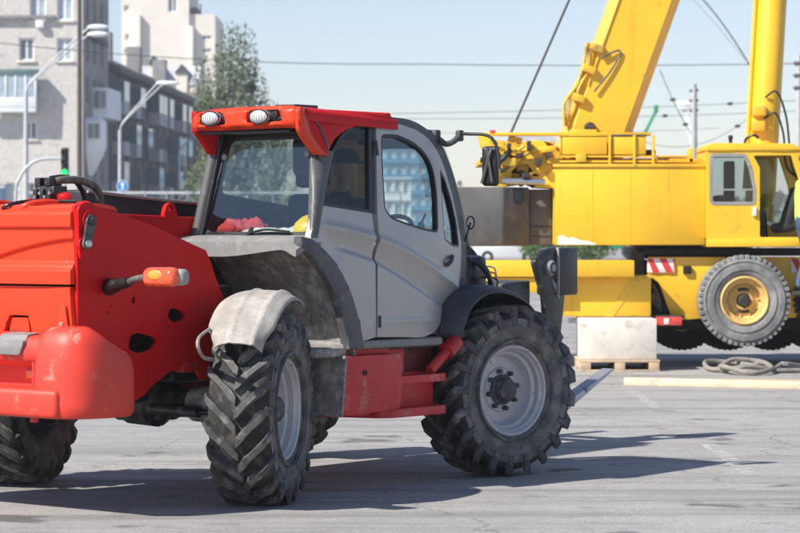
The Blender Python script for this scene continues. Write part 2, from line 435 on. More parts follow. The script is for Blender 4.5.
# ------------------------------------------------------------------ telehandler (vehicle frame: u forward, v right, z up)
TH = 38.3
tele = empty('telehandler', (-1.6457, 17.5488, 0), 'red and silver telehandler with big chevron tyres and lowered fork arm', 'telehandler', rz=R(90-TH))
FLIP = True
def vside(u, z):
    v = 1.03
    if z > 1.7: v -= .13*(z-1.7)
    if z < 1.2: v -= .25*(1.2-z)**2
    if u > 1.6: v -= .30*(u-1.6)**2
    return v
def lerp_tab(tab, u):
    if u <= tab[0][0]: return tab[0][1]
    for (a, p), (b, q) in zip(tab, tab[1:]):
        if u <= b: return p+(q-p)*(u-a)/(b-a)
    (a, p), (b, q) = tab[-2:]; return q+(q-p)*(u-b)/(b-a)
RIDGE = [(.455, 1.827), (.754, 1.793), (1.071, 1.739), (1.373, 1.655), (1.634, 1.555), (1.93, 1.438), (2.2, 1.34)]
CREASE = [(.60, 1.70), (.712, 1.679), (1.065, 1.599), (1.373, 1.475), (1.634, 1.359), (1.821, 1.278), (2.0, 1.2)]
def crease(u, z):
    """pressed lines of the cab side: a raised ridge, a step below it and a shallow field down to the bottom flange"""
    zr, zc = lerp_tab(RIDGE, u), lerp_tab(CREASE, u)
    d = .018*math.exp(-((z-zr)/.026)**2)*sstep(.5, .62, u)
    d += -.030*sstep(zr, zc, z)*sstep(.45, .7, u) if z > zc else 0
    if z <= zc:
        k = sstep(.60, .85, u)*sstep(1.95, 1.80, u)
        d += (-.030*sstep(.45, .7, u)) + k*.030*sstep(zc, zc-.035, z)
        d += (1-k)*.030*sstep(zc, zc-.25, z)*sstep(.45, .7, u)
    if u > 1.1: d += .010*math.exp(-((z-1.157)/.016)**2)*sstep(1.14, 1.2, u)*sstep(1.86, 1.78, u)
    return d
def fside(off=0.):
    return lambda u, z, d: Vector((u, vside(u, z)+crease(u, z)+off+d, z))
# --- wheels
def wheel(name, parent, loc, steer, right, Rt=.625, W=.42, nl=21, rim_r=.322, deep=.10):
    """tyre with chevron lugs, dished rim, hub and nuts; outer side along local +v for right wheels"""
    wt = empty(name, (loc[0], -loc[1], loc[2]), parent=parent, rz=steer)
    s = 1 if right else -1; Rc = Rt-.042; hw = W/2
    def P(r, h, a): return Vector((r*math.cos(a), s*h, r*math.sin(a)))
    half = [(rim_r-.01, .66*hw), (rim_r+.015, .74*hw), (rim_r+.05, .86*hw), (rim_r+.11, .95*hw), (rim_r+.17, .985*hw), (Rc-.06, .97*hw), (Rc-.025, .90*hw), (Rc-.008, .75*hw), (Rc, .4*hw), (Rc, 0)]
    prof = [(r, h) for r, h in half]+[(r, -h) for r, h in half[-2::-1]]
    bm = nb(); lathe(bm, [(r, s*h) for r, h in prof], n=64, mis=[1]*5+[0]*(len(prof)-11)+[1]*6)
    # raised rings on the side wall
    for rr in (rim_r+.045, rim_r+.15):
        lathe(bm, [(rr-.006, s*hw*.88), (rr-.004, s*(hw*.97+.006)), (rr+.004, s*(hw*.97+.006)), (rr+.006, s*hw*.88)], n=64, mi=1)
    def surf(q):      # q 0 centre .. 1 shoulder .. 1.5 down the side wall -> (radius, half width, normal)
        if q < .8: return Rc, q*hw*1.02, (1, 0)
        t = (q-.8)/.7
        ang = t*PI/2*1.02
        return Rc-.10*(1-math.cos(ang))-.05*t*t, hw*.82+.17*hw*math.sin(ang)+.004, (math.cos(ang), math.sin(ang))
    sg = 1 if right else -1
    for side in (-1, 1):
        for k in range(nl):
            a0 = 2*PI*(k+(.5 if side > 0 else 0))/nl
            path = []
            for j in range(12):
                q = -.02+1.40*j/11
                da = .34*min(1, max(0, q)/1.0)**.9
                path.append((q, a0-sg*da*(1 if right else 1), j))
            rows = []
            for q, a, j in path:
                r, h, nrm = surf(max(q, 0)) if q >= 0 else (Rc, q*hw, (1, 0))
                wd = (.050 if j == 0 else .062 if j < 3 else .047 if j < 6 else .05)*(1 if j < 10 else .9)
                ht = .042 if q < 1.05 else .042-.026*min(1, (q-1.05)/.33)
                row = []
                for wq, hq in ((-1.25, -.012), (-.9, ht), (.9, ht), (1.25, -.012)):
                    aa = a+wq*wd/2/Rc*1.15
                    rr = r+nrm[0]*hq; hh = h+nrm[1]*hq*.55
                    row.append(bm.verts.new(P(rr, side*hh, aa)))
                rows.append(row)
            for i in range(11):
                for j in range(3): bm.faces.new((rows[i][j], rows[i][j+1], rows[i+1][j+1], rows[i+1][j])).material_index = 2
            bm.faces.new(rows[0]).material_index = 2; bm.faces.new(rows[-1]).material_index = 2
    obj('tyre', bm, ['tyre', 'tyre_side', 'lug'], wt, sharp=42)
    o = .70*hw
    bm = nb()
    prof = [(rim_r+.008, o+.006), (rim_r+.012, o+.018), (rim_r+.002, o+.026), (rim_r-.012, o+.02), (rim_r-.018, o), (rim_r-.034, o-.012), (rim_r-.040, o-.05),
            (rim_r-.062, o-.062), (rim_r-.075, o-deep-.02), (rim_r-.085, o-deep-.03), (.165, o-deep-.018), (.155, o-deep-.006), (.10, o-deep-.004), (.0, o-deep-.004)]
    lathe(bm, [(r, s*h) for r, h in prof], n=48)
    bk = nb(); lathe(bk, [(rim_r+.008, -s*o), (rim_r-.02, -s*(o+.01)), (rim_r-.06, -s*o*.3), (.1, -s*o*.2), (.0, -s*o*.2)], n=32)
    for k in (0.9,):  # valve block on the rim well
        c = P(rim_r-.058, o-.055, 2.1); box(bm, c-Vector((.022, .014, .03)), c+Vector((.022, .014, .03)), .005)
    obj('rim', bm, 'rim', wt); obj('rim_back', bk, 'hub', wt)  # rim back takes the dark hub colour as shade on the inner side
    bm = nb()
    lathe(bm, [(.0, s*(o-.006)), (.055, s*(o-.008)), (.078, s*(o-.022)), (.085, s*(o-.045)), (.092, s*(o-deep+.02)), (.112, s*(o-deep+.012)), (.112, s*(o-deep-.01))][::-1], n=32)
    obj('hub', bm, 'hub', wt)
    for k in range(8):
        a = 2*PI*k/8+.2; c = P(.137, o-deep, a)
        bm = nb(); lathe(bm, [(.019, s*-.012), (.019, s*.026), (.014, s*.034), (0, s*.034)], c=c, n=6)
        obj('wheel_nut', bm, 'hub', wt)
    return wt
wheel('wheel', tele, (0, .95, .622), R(25), True)
wheel('wheel', tele, (2.6, .95, .622), R(-11), True)
wheel('wheel', tele, (0, -1.31, .622), R(22), False)
wheel('wheel', tele, (2.6, -1.25, .622), R(-13), False)
# --- axles and chassis
bm = nb()
lathe(bm, [(.07, -1.05), (.09, -.95), (.09, -.3), (.16, -.22), (.17, .02), (.10, .1), (.088, .45), (.105, .47), (.105, .52), (.09, .54), (.09, .66)], c=(0, 0, .63), n=20)
box(bm, (-.12, -.3, .5), (.2, .05, .78), .03)
obj('rear_axle', bm, 'black_steel', tele)
bm = nb(); lathe(bm, [(.095, .36), (.118, .37), (.118, .44), (.105, .46), (.125, .48), (.125, .56), (.10, .58), (.14, .64), (.14, .86)], c=(0, 0, .63), n=20)
obj('axle_end', bm, 'liner', tele)
bm = nb(); lathe(bm, [(.1, -1.1), (.1, .85)], c=(2.6, 0, .63), n=16); box(bm, (2.4, -.4, .45), (2.8, .1, .8), .04)
obj('front_axle', bm, 'black_steel', tele)
bm = nb()
tube(bm, [(-.17, .1, .60), (-.17, .55, .59)], .035, 12); tube(bm, [(-.17, .5, .59), (-.1, .8, .60)], .02, 10)
obj('steering_ram', bm, 'black_steel', tele)
bm = nb()
box(bm, (-1.25, -.85, .80), (-.25, .42, 1.62), .05)
box(bm, (-.3, -.7, .78), (.3, .45, 1.42), .05)
box(bm, (-.85, -.45, .66), (-.45, .40, .82), .05)
obj('engine_block', bm, 'black', tele)
bm = nb(); box(bm, (.35, -.75, .60), (3.0, .42, .95), .04)
obj('chassis', bm, 'dusty_red', tele)
# --- rear side plates
plate = [(-1.346, 1.936), (-1.30, 1.955), (-1.224, 1.945), (-1.05, 1.915), (-.868, 1.87), (-.64, 1.81), (-.406, 1.735), (-.27, 1.69), (-.155, 1.655), (-.10, 1.57), (-.055, 1.47), (-.01, 1.40), (.03, 1.335),
         (-.03, 1.18), (-.08, 1.03), (-.095, .9), (-.10, .814), (-.167, .803), (-.20, .83), (-.254, .895), (-.30, .93), (-.345, .925), (-.39, .885), (-.47, .875), (-.537, .846), (-.64, .793), (-.723, .733), (-.823, .694),
         (-.958, .65), (-1.136, .66), (-1.27, .95), (-1.311, 1.148)]
def oval(c, a, b, tilt=0, n=14, sq=0.):
    o = []
    for k in range(n):
        t = 2*PI*k/n; x, y = a*math.cos(t), b*math.sin(t)
        if sq: x *= 1+sq*math.cos(t)
        o.append((c[0]+x*math.cos(tilt)-y*math.sin(tilt), c[1]+x*math.sin(tilt)+y*math.cos(tilt)))
    return o
holes = [rounded([(-.868, 1.03), (-.85, 1.115), (-.79, 1.135), (-.63, 1.105), (-.60, 1.07), (-.66, 1.02), (-.77, 1.00)], .025), rounded([(-.505, 1.22), (-.49, 1.278), (-.42, 1.282), (-.33, 1.238), (-.35, 1.205), (-.44, 1.185)], .02), oval((-.823, 1.342), .018, .022), oval((-1.03, 1.31), .008, .008, n=8), oval((-1.06, 1.27), .008, .008, n=8)]
bm = nb(); sheet(bm, plate, holes, lambda u, z, d: Vector((u, .60+d-.012*sstep(1.55, 1.2, z), z)), .03, .12, rim=.004)
obj('side_plate', bm, 'red', tele)
bm = nb(); sheet(bm, plate, [], lambda u, z, d: Vector((u, -.90-d, z)), .03, .3); obj('side_plate', bm, 'red', tele)
bm = nb(); box(bm, (-.36, .50, .86), (-.22, .59, .93), .015); obj('tie_lug', bm, 'dusty_red', tele)
# pivot link on the upper rear corner
bm = nb(); tube(bm, [(-1.245, .6, 1.85), (-1.245, .635, 1.85)], .07, 24); tube(bm, [(-1.30, .6, 1.70), (-1.30, .63, 1.70)], .045, 20)
rimp = [(-1.345, 1.93), (-1.29, 1.965), (-1.21, 1.955), (-1.17, 1.90), (-1.18, 1.83), (-1.24, 1.68), (-1.27, 1.61), (-1.32, 1.60), (-1.335, 1.68)]
prism(bm, rounded(rimp, .05), .59, .618, 'y', .006)
obj('pivot_boss', bm, 'red', tele)
bm = nb(); d = Vector((-.03, 0, -.13)).normalized()
pa, pb = (-1.262, 1.842), (-1.298, 1.702); ln = []
ang = math.atan2(pb[1]-pa[1], pb[0]-pa[0])
for k in range(9): ln.append((pa[0]+.042*math.cos(ang+PI/2+PI*k/8), pa[1]+.042*math.sin(ang+PI/2+PI*k/8)))
for k in range(9): ln.append((pb[0]+.036*math.cos(ang-PI/2+PI*k/8), pb[1]+.036*math.sin(ang-PI/2+PI*k/8)))
prism(bm, ln, .638, .656, 'y', .003); obj('link_bar', bm, 'black_steel', tele)
for p, m_ in ((pa, 'black_steel'), (pb, 'steel')):
    bm = nb(); lathe(bm, [(.026, .65), (.026, .668), (.018, .676), (0, .676)], c=(p[0], 0, p[1]), n=16); obj('bolt', bm, m_, tele)
# --- rear engine cover
def cover(s, t, th=0):
    v = -.88+1.45*s; z = 1.45+.49*t
    u = -1.365+.02*abs(2*s-1)**4+.06*sstep(.86, 1, t)**2-.022*sstep(.22, .17, t)-.022*sstep(.70, .735, t)
    x = abs(2*s-1)
    u += .026*sstep(.0, .07, .60-t-.26*(1-x)**1.5)*sstep(.22, .30, t)
    return Vector((u+th, v, z))
bm = nb(); grid(bm, 60, 70, cover, th=.04); obj('engine_cover', bm, 'red_sunlit', tele, 60)
bm = nb(); grid(bm, 20, 8, lambda s, t, th=0: Vector((-1.31+.33*t+th, -.88+1.45*s, 1.935+.02*math.sin(PI*t)-th)), th=.03)
obj('cover_top', bm, 'red_sunlit', tele)
for v0 in (.14, -.35):
    bm = nb(); tube(bm, curve([(-1.335, v0-.05, 1.90), (-1.32, v0, 1.945), (-1.2, v0+.04, 1.965), (-1.05, v0+.05, 1.955)]), .022, 8); obj('cover_rib', bm, 'red_sunlit', tele)
bm = nb(); tube(bm, curve([(-1.355, -.05, 1.925), (-1.34, 0, 1.95), (-1.2, .05, 1.972), (-1.05, .3, 1.97)]), .012, 8); obj('cable', bm, 'black', tele)
for vv, zz in ((.48, 1.86), (.53, 1.465)):
    bm = nb(); lathe(bm, [(.016, 0), (.016, -.012), (.01, -.018), (0, -.018)], c=(-1.352, vv, zz), axis='x', n=12); obj('screw', bm, 'steel', tele)
lowp = [(-.86, 1.13), (-.05, 1.13), (-.02, 1.20), (.01, 1.25), (.18, 1.25), (.20, 1.20), (.22, 1.13), (.58, 1.13), (.56, 1.30), (.55, 1.435), (-.86, 1.435)]
bm = nb(); sheet(bm, lowp, [], lambda v, z, d: Vector((-1.36-d-.02*sstep(1.16, 1.3, z)*0, v, z)), .05, .2, rim=.008); obj('lower_cover', bm, 'red_sunlit', tele)
bm = nb(); sheet(bm, rounded([(.0, 1.145), (.03, 1.235), (.17, 1.235), (.19, 1.145)], .02), [], lambda v, z, d: Vector((-1.345-d, v, z)), .02, .3); obj('cover_latch', bm, 'red_sunlit', tele)
bm = nb(); box(bm, (-1.352, .01, 1.10), (-1.33, .18, 1.15), .004); obj('latch_slot', bm, 'black', tele)
bm = nb(); prism(bm, rounded([(.44, 1.16), (.56, 1.15), (.53, 1.32), (.485, 1.33)], .02), -1.374, -1.36, 'x', .004); obj('corner_bracket', bm, 'red_sunlit', tele)
for zz in (1.20,):
    bm = nb(); lathe(bm, [(.016, 0), (.016, -.012), (0, -.016)], c=(-1.374, .505, zz), axis='x', n=12); obj('screw', bm, 'steel', tele)
# --- counterweight bumper
def bsec(t):   # closed section (offset back, z) of the cast bumper at the end blocks
    pts = rounded([(0, .635), (.47, .66), (.49, .80), (.46, 1.06), (.36, 1.17), (.0, 1.19)], .09, 5); return pts
def bump_path():
    pts = []
    for k in range(9):
        a = k/8*PI/2; pts.append((-1.12-.30*math.sin(a) if k else -1.0, .885-.26*(1-math.cos(a)), a))
    return pts
bm = nb()
# right and left end blocks, rounded in plan
for sgn, c0 in ((1, .885), (-1, -1.185)):
    plan = [(-1.08, 0), (-1.36, 0), (-1.50, -.05), (-1.585, -.16), (-1.60, -.28), (-1.60, -.42), (-1.08, -.42)]
    t = nb(); levels = [(.632, .03), (.66, .006), (.72, 0), (.95, .004), (1.08, .02), (1.15, .05), (1.185, .10), (1.197, .17)]
    pl = rounded([(x, c0+sgn*y) for x, y in plan], .08, 4); cx_ = -1.30; cy_ = c0-sgn*.24
    rings = []
    for z, ins in levels:
        rg = []
        for x, y in pl:
            f = 1-ins/.30; fx = 1-ins/.34
            rg.append(t.verts.new((cx_+(x-cx_)*fx, cy_+(y-cy_)*f, z-.42*max(0, z-.86)*sstep(-1.50, -1.08, x))))
        rings.append(rg)
    for i in range(len(rings)-1):
        k = len(pl)
        for j in range(k): t.faces.new((rings[i][j], rings[i][(j+1) % k], rings[i+1][(j+1) % k], rings[i+1][j]))
    t.faces.new(rings[0]); t.faces.new(rings[-1]); merge(bm, t)
box(bm, (-1.622, -1.02, .632), (-1.2, .70, .812), .035, 3)          # lower beam
t = nb()
up = [(-1.545, 1.13), (-1.30, 1.15), (-1.25, 1.05), (-1.35, .955), (-1.50, .94), (-1.575, .985), (-1.585, 1.06)]
prism(bm, rounded(up, .035), -.92, .62, 'y', .0)
prism(bm, [(-1.40, .7), (-1.2, .7), (-1.2, 1.0), (-1.40, 1.0)], -.9, .6, 'y')
obj('counterweight_bumper', bm, 'bumper_red', tele, 50)
bm = nb(); prism(bm, rounded([(.17, 1.015), (.36, 1.015), (.40, 1.105), (.12, 1.105)], .02), -1.60, -1.56, 'x', .006); prism(bm, rounded([(-1.592, 1.07), (-1.54, 1.14), (-1.44, 1.15), (-1.5, 1.09)], .01), .14, .38, 'y', .004); obj('step_pad', bm, 'grey_plastic', tele)
for vv in (.28, .545):
    bm = nb(); box(bm, (-1.425, vv-.05, .85), (-1.40, vv+.05, .915), .006); obj('tail_lamp', bm, 'lens_red', tele)
    bm = nb(); box(bm, (-1.433, vv-.025, .862), (-1.42, vv+.035, .905), .005); obj('reflector', bm, 'lens_amber', tele)
bm = nb(); tube(bm, [(-1.54, .435, .61), (-1.54, .435, .98)], .017, 10); tube(bm, [(-1.54, .435, .60), (-1.54, .435, .63)], .026, 10); obj('hitch_pin', bm, 'dusty_red', tele)
bm = nb(); box(bm, (-1.609, .39, .66), (-1.58, .49, .70), .004); obj('pin_slot', bm, 'black', tele)
# --- flasher on its rubber arm
bm = nb(); tube(bm, curve([(-1.06, .60, 1.43), (-1.10, .68, 1.44), (-1.13, .79, 1.455), (-1.15, .87, 1.468)], 5), [.055]*3+[.045]*5+[.036]*5+[.03]*3, 12); obj('lamp_socket', bm, 'black', tele)
bm = nb(); tube(bm, curve([(-1.145, .85, 1.465), (-1.18, .97, 1.49), (-1.21, 1.09, 1.50)], 5), .021, 10); obj('lamp_arm', bm, 'hose', tele)
bm = nb(); box(bm, (-1.27, 1.07, 1.44), (-1.16, 1.345, 1.562), .05, 5); fl_ = obj('flasher_lens', bm, ['lens_orange'], tele, 60)
bm = nb(); box(bm, (-1.21, 1.10, 1.45), (-1.12, 1.365, 1.552), .035, 4); obj('flasher_housing', bm, 'trim_grey', tele, 60)
bm = nb(); lump(bm, (-1.268, 1.20, 1.515), (.012, .06, .032), 0); obj('bulb_reflector', bm, 'lens_amber', fl_)
# --- boom and what lies beside it
B0 = (-.80, 2.085); sl = -.069
def bz(u): return B0[1]+sl*(u-B0[0])-.0
bm = nb(); pr = [(-.42, bz(-.42)), (3.85, bz(3.85)), (3.85, bz(3.85)-.34), (-.42, bz(-.42)-.36)]
prism(bm, pr, -.66, -.26, 'y', .02); obj('boom', bm, 'black', tele)
bm = nb(); tube(bm, [(-.4, -.25, bz(-.4)-.012), (3.6, -.25, bz(3.6)-.012)], .012, 6); obj('boom_top_line', bm, 'trim_grey', tele)  # paler line along the top edge of the boom
nose = [(3.6, 1.82), (3.9, 1.72), (3.96, 1.36), (4.35, 1.22), (4.35, 1.35), (4.75, 1.37), (4.75, 1.15), (4.3, .92), (3.7, 1.1), (3.55, 1.3)]
bm = nb(); prism(bm, nose, -.62, -.28, 'y', .02); obj('boom_nose', bm, 'black_steel', tele)
for k in range(4):
    bm = nb(); tube(bm, curve([(3.4, -.2-.03*k, 1.7), (3.7+.02*k, -.16-.04*k, 1.66-.03*k), (3.88+.015*k, -.15-.03*k, 1.5), (3.95, -.2-.03*k, 1.32)]), .016, 8)
    obj('boom_hose', bm, 'hose' if k % 2 else 'black', tele)
bm = nb(); prism(bm, [(-.75, 1.45), (-.75, 1.87), (-.6, 1.905), (.9, 1.865), (.9, 1.4)], -.16, -.10, 'y', .012); obj('boom_cradle', bm, 'red', tele)
bm = nb(); ev = rounded([(.17, 1.86), (.185, 1.93), (.215, 1.972), (.265, 1.972), (.295, 1.93), (.31, 1.86)], .03)
sheet(bm, ev, [oval((.24, 1.932), .02, .025)], lambda u, z, d: Vector((u, -.09+d, z)), .035, .2); obj('lifting_eye', bm, 'red', tele)
bm = nb(); box(bm, (-1.05, -.08, 1.95), (-.93, .10, 2.07), .008); box(bm, (-1.06, -.07, 2.07), (-.95, -.02, 2.125), .006); box(bm, (-1.06, .02, 2.07), (-.95, .07, 2.125), .006)
for k in range(3): box(bm, (-1.075, -.07+.06*k, 1.97), (-1.04, -.035+.06*k, 2.05), .005)
obj('hydraulic_valve_block', bm, 'black_steel', tele)
for k in range(4):
    bm = nb(); tube(bm, [(-1.078, -.052+.045*k, 2.0+.025*(k % 2)), (-1.06, -.052+.045*k, 2.0+.025*(k % 2))], .012, 8); obj('valve_screw', bm, 'steel', tele)
for c, s in (((-1.02, .165, 2.0), (.04, .055, .032)), ((-1.02, -.155, 1.965), (.03, .035, .03)), ((-.98, .30, 1.955), (.05, .05, .02))):
    bm = nb(); lump(bm, c, s, .25, 2, 2); tube(bm, [Vector(c)-Vector((0, 0, .05)), Vector(c)], .025, 8); obj('hydraulic_fitting', bm, 'red', tele)
bm = nb(); tube(bm, curve([(-1.0, .06, 2.10), (-.93, .08, 2.112), (-.72, .04, 2.105), (-.58, .02, 2.05), (-.53, .0, 1.95), (-.53, 0, 1.8)], 8), .026, 10); obj('hydraulic_hose', bm, 'hose', tele)
bm = nb(); tube(bm, curve([(-1.0, .02, 2.12), (-.85, .0, 2.13), (-.7, -.05, 2.10), (-.6, -.08, 2.0), (-.58, -.1, 1.8)], 8), .018, 10); obj('hydraulic_hose', bm, 'black', tele)
# --- fork carriage
hp = [(4.69, 1.53), (4.84, 1.62), (5.0, 1.645), (5.06, 1.40), (5.13, 1.24), (5.06, .86), (4.88, .86), (4.84, 1.22)]
for v0 in (-.2,):
    bm = nb(); prism(bm, rounded(hp, .03), v0-.05, v0, 'y', .006); obj('hitch_plate', bm, 'black_steel', tele)
    bm = nb(); lathe(bm, [(.065, v0), (.065, v0+.03), (.05, v0+.045), (.05, v0+.02), (.03, v0+.02), (.03, v0+.05), (0, v0+.05)], c=(4.90, 0, 1.47), n=20); obj('hitch_pin', bm, 'trim_grey', tele)
    bm = nb(); box(bm, (5.02, v0-.22, 1.24), (5.30, v0+.02, 1.64), .02); obj('carriage_block', bm, 'black_steel', tele)
    bm = nb(); prism(bm, [(4.93, 1.38), (5.05, 1.30), (5.05, 1.22), (5.02, 1.22)], v0, v0+.006, 'y'); obj('worn_edge', bm, 'trim_grey', tele)
    bm = nb(); box(bm, (5.0, v0+.0, 1.25), (5.02, v0+.025, 1.64), .004); obj('edge_bar', bm, 'trim_grey', tele)
bm = nb(); box(bm, (4.95, -1.0, .42), (5.05, -.19, .55), .01); obj('carriage_beam', bm, 'black_steel', tele)
bm = nb(); box(bm, (4.86, -1.0, .80), (4.98, -.19, .92), .01); obj('carriage_beam', bm, 'black_steel', tele)
for v0 in (-.2, -.85):
    bm = nb(); fp = [(4.86, .95), (4.92, .95), (5.0, .24), (5.2, .315), (5.86, .585), (5.88, .603), (5.85, .606), (5.1, .345), (5.05, .36), (4.95, .98)]
    fp = [(4.84, .95), (4.90, .97), (5.02, .30), (5.10, .325), (5.86, .598), (5.875, .585), (5.2, .29), (5.05, .22), (4.96, .24)]
    prism(bm, fp, v0-.12, v0, 'y', .004); obj('fork_tine', bm, 'fork_steel', tele)
# --- rear fenders (turn with the wheels)
def fender(parent, loc, steer, right):
    s = 1 if right else -1
    e = empty('rear_fender', (loc[0], -loc[1], loc[2]), parent=parent, rz=steer)
    def fs(p, q, th=0):
        a = R(68+76*p); x = 2*q-1
        r = .775-.055*abs(x)**3+.012*math.exp(-((x+.15)/.06)**2)+.018*math.exp(-((x-.62)/.07)**2)-th
        wd = (.215+.01*math.sin(PI*p))*(1-.28*sstep(.80, 1, p)*abs(x)**2)
        rr = r-.05*sstep(.90, 1., p)*abs(x)**2
        return Vector((rr*math.cos(a), s*x*wd-.0, rr*math.sin(a)))
    bm = nb(); grid(bm, 26, 24, fs, th=.012); obj('fender_shell', bm, 'dusty_fender', e, 60)
    bm = nb(); tube(bm, curve([(-.50, -s*.17, .34), (-.55, -s*.225, .36), (-.60, -s*.245, .43), (-.58, -s*.24, .49), (-.52, -s*.19, .54)]), .012, 8); obj('fender_bracket', bm, 'liner', e)
    bm = nb(); tube(bm, [(0, -s*.22, .1), (0, -s*.22, .62), (0, 0, .74)], .025, 8); obj('fender_stay', bm, 'black_steel', e)
fender(tele, (0, .95, .622), R(25), True)
fender(tele, (0, -1.31, .622), R(22), False)
# --- front fenders
fo = [(1.80, 1.06), (1.84, 1.16), (1.94, 1.29), (2.10, 1.372), (2.25, 1.395), (2.40, 1.385), (2.60, 1.335), (2.72, 1.27), (2.79, 1.215)]
fc = curve([(a, 0, b) for a, b in fo], 5)
def ffend(v0, v1):
    def fn(s, t, th=0):
        p = fc[min(len(fc)-1, int(round(s*(len(fc)-1))))]
        n_ = Vector((p.x-2.55, 0, p.z-.6)).normalized(); x = 2*t-1
        q = p-n_*(th+.05*abs(x)**4); return Vector((q.x, v0+(v1-v0)*t, q.z))
    bm = nb(); grid(bm, len(fc)-1, 14, fn, th=.012); return bm
obj('front_fender', ffend(.72, 1.19), 'dark_plastic', tele, 60)
obj('front_fender', ffend(-1.48, -1.0), 'dark_plastic', tele, 60)
# --- cab rear ledge, wheel-arch trim and dusty liner
arch_o = [(.293, 1.745), (.40, 1.725), (.492, 1.674), (.617, 1.586), (.743, 1.45), (.828, 1.314), (.893, 1.163), (.947, .985)]
arch_i = [(.288, 1.672), (.36, 1.64), (.441, 1.574), (.565, 1.453), (.659, 1.317), (.722, 1.168), (.755, 1.06), (.764, .985)]
ao = [(p.x, p.z) for p in curve([(a, 0, b) for a, b in arch_o], 4)]; ai = [(p.x, p.z) for p in curve([(a, 0, b) for a, b in arch_i], 4)]
bm = nb(); sheet(bm, ao+ai[::-1], [], lambda u, z, d: Vector((u, 1.055+d-.35*max(0, .38-u)**1.0*.3, z)), .07, .06, rim=.012); obj('wheel_arch_trim', bm, 'frame_grey', tele, 50)
def ledge(s, t, th=0):
    v = -.20+1.235*s
    drop = .0
    u = .24+.26*t
    z = 1.742+.012*t-.035*(1-t)**3-.05*sstep(.86, 1, s)**2
    return Vector((u, v, z-th*(1.0+1.2*sstep(.16, .2, s)*sstep(1.0, .45, s))*(1-.6*t)))
bm = nb(); grid(bm, 48, 8, ledge, th=.045); obj('rear_ledge', bm, 'grey_plastic', tele, 50)
lin = curve([(.40, 0, 1.70), (.52, 0, 1.62), (.66, 0, 1.47), (.77, 0, 1.30), (.83, 0, 1.12), (.86, 0, .93)], 6)
def liner(s, t, th=0):
    p = lin[int(round(s*(len(lin)-1)))]; return Vector((p.x+th, .0+1.02*t, p.z))
bm = nb(); grid(bm, len(lin)-1, 12, liner, th=.02); obj('wheel_well_liner', bm, 'liner', tele, 60)
bm = nb(); prism(bm, [(.36, 1.70), (.52, 1.62), (.66, 1.47), (.77, 1.30), (.83, 1.12), (.5, 1.1), (.2, 1.5)], -.02, .0, 'y'); obj('liner_end', bm, 'black', tele)
# --- cab side: rear quarter panel, door, pillars
qp = [(.407, 1.757), (.45, 1.83), (.51, 1.955), (1.075, 1.900), (1.089, 1.055), (.95, 1.03)]+[p for p in ao[::-1] if .42 < p[0] < .93]+[(.40, 1.73)]
bm = nb(); sheet(bm, qp, [], fside(), .05, .017); obj('quarter_panel', bm, 'silver', tele, 60)
door = [(1.215, 2.515), (1.30, 2.53), (1.398, 2.53), (1.49, 2.523), (1.574, 2.507), (1.66, 2.49), (1.734, 2.463), (1.81, 2.43), (1.87, 2.389), (1.925, 2.34), (1.971, 2.285), (2.02, 2.21), (2.054, 2.129), (2.10, 2.03), (2.133, 1.929),
        (2.16, 1.82), (2.18, 1.714), (2.185, 1.64), (2.180, 1.556), (2.16, 1.48), (2.127, 1.399), (2.06, 1.32), (1.979, 1.245), (1.90, 1.175), (1.829, 1.122), (1.77, 1.083), (1.714, 1.058), (1.65, 1.045), (1.585, 1.04), (1.098, 1.055), (1.10, 1.5), (1.13, 1.9), (1.17, 2.2)]
win = rounded([(1.255, 2.45), (1.44, 2.452), (1.60, 2.41), (1.72, 2.35), (1.80, 2.28), (1.842, 2.19), (1.853, 2.034), (1.812, 1.762), (1.636, 1.782), (1.40, 1.83), (1.265, 1.868), (1.21, 1.93), (1.225, 2.2)], .05)
qw = rounded([(1.930, 2.225), (2.0, 2.15), (2.08, 2.001), (2.13, 1.843), (2.135, 1.662), (2.014, 1.668), (1.885, 1.715), (1.905, 1.95)], .03)
bm = nb(); sheet(bm, door, [win, qw], fside(.004), .05, .017); dr = obj('door', bm, 'silver', tele, 60)
def inset(pts, k):
    cx = sum(p[0] for p in pts)/len(pts); cy = sum(p[1] for p in pts)/len(pts)
    o = []
    for i, p in enumerate(pts):
        a = Vector(pts[i-1]); b = Vector(pts[(i+1) % len(pts)]); t = (b-a)
        if t.length < 1e-6: o.append(p); continue
        n_ = Vector((-t.y, t.x)).normalized()
        if n_.dot(Vector((cx, cy))-Vector(p)) < 0: n_ = -n_
        o.append((p[0]+n_.x*k, p[1]+n_.y*k))
    return o
for wp, nm in ((win, 'door_glass'), (qw, 'vent_glass')):
    bm = nb(); ring(bm, inset(wp, -.006), inset(wp, .016), fside(.001), .04); obj('window_seal', bm, 'black', dr, 60)
    bm = nb(); sheet(bm, inset(wp, .010), [], fside(-.022), .005, .10); obj(nm, bm, 'cab_glass', dr, 60)
bm = nb(); sheet(bm, oval((1.945, 1.565), .075, .058, .5), [], fside(.008), .012, .2, rim=.004); obj('handle_cup', bm, 'black', dr)
bm = nb(); tube(bm, curve([(1.90, vside(1.9, 1.54)+.012, 1.535), (1.93, vside(1.93, 1.57)+.035, 1.565), (1.98, vside(1.98, 1.6)+.02, 1.60)], 5), .016, 8); obj('door_handle', bm, 'dark_plastic', dr)
for hu, h0, h1 in ((1.12, 1.12, 1.2), (1.19, 2.3, 2.4)):
    bm = nb(); tube(bm, [(hu, vside(hu, z)+.006, z) for z in (h0, h1)], .012, 8); obj('door_hinge', bm, 'dark_plastic', dr)
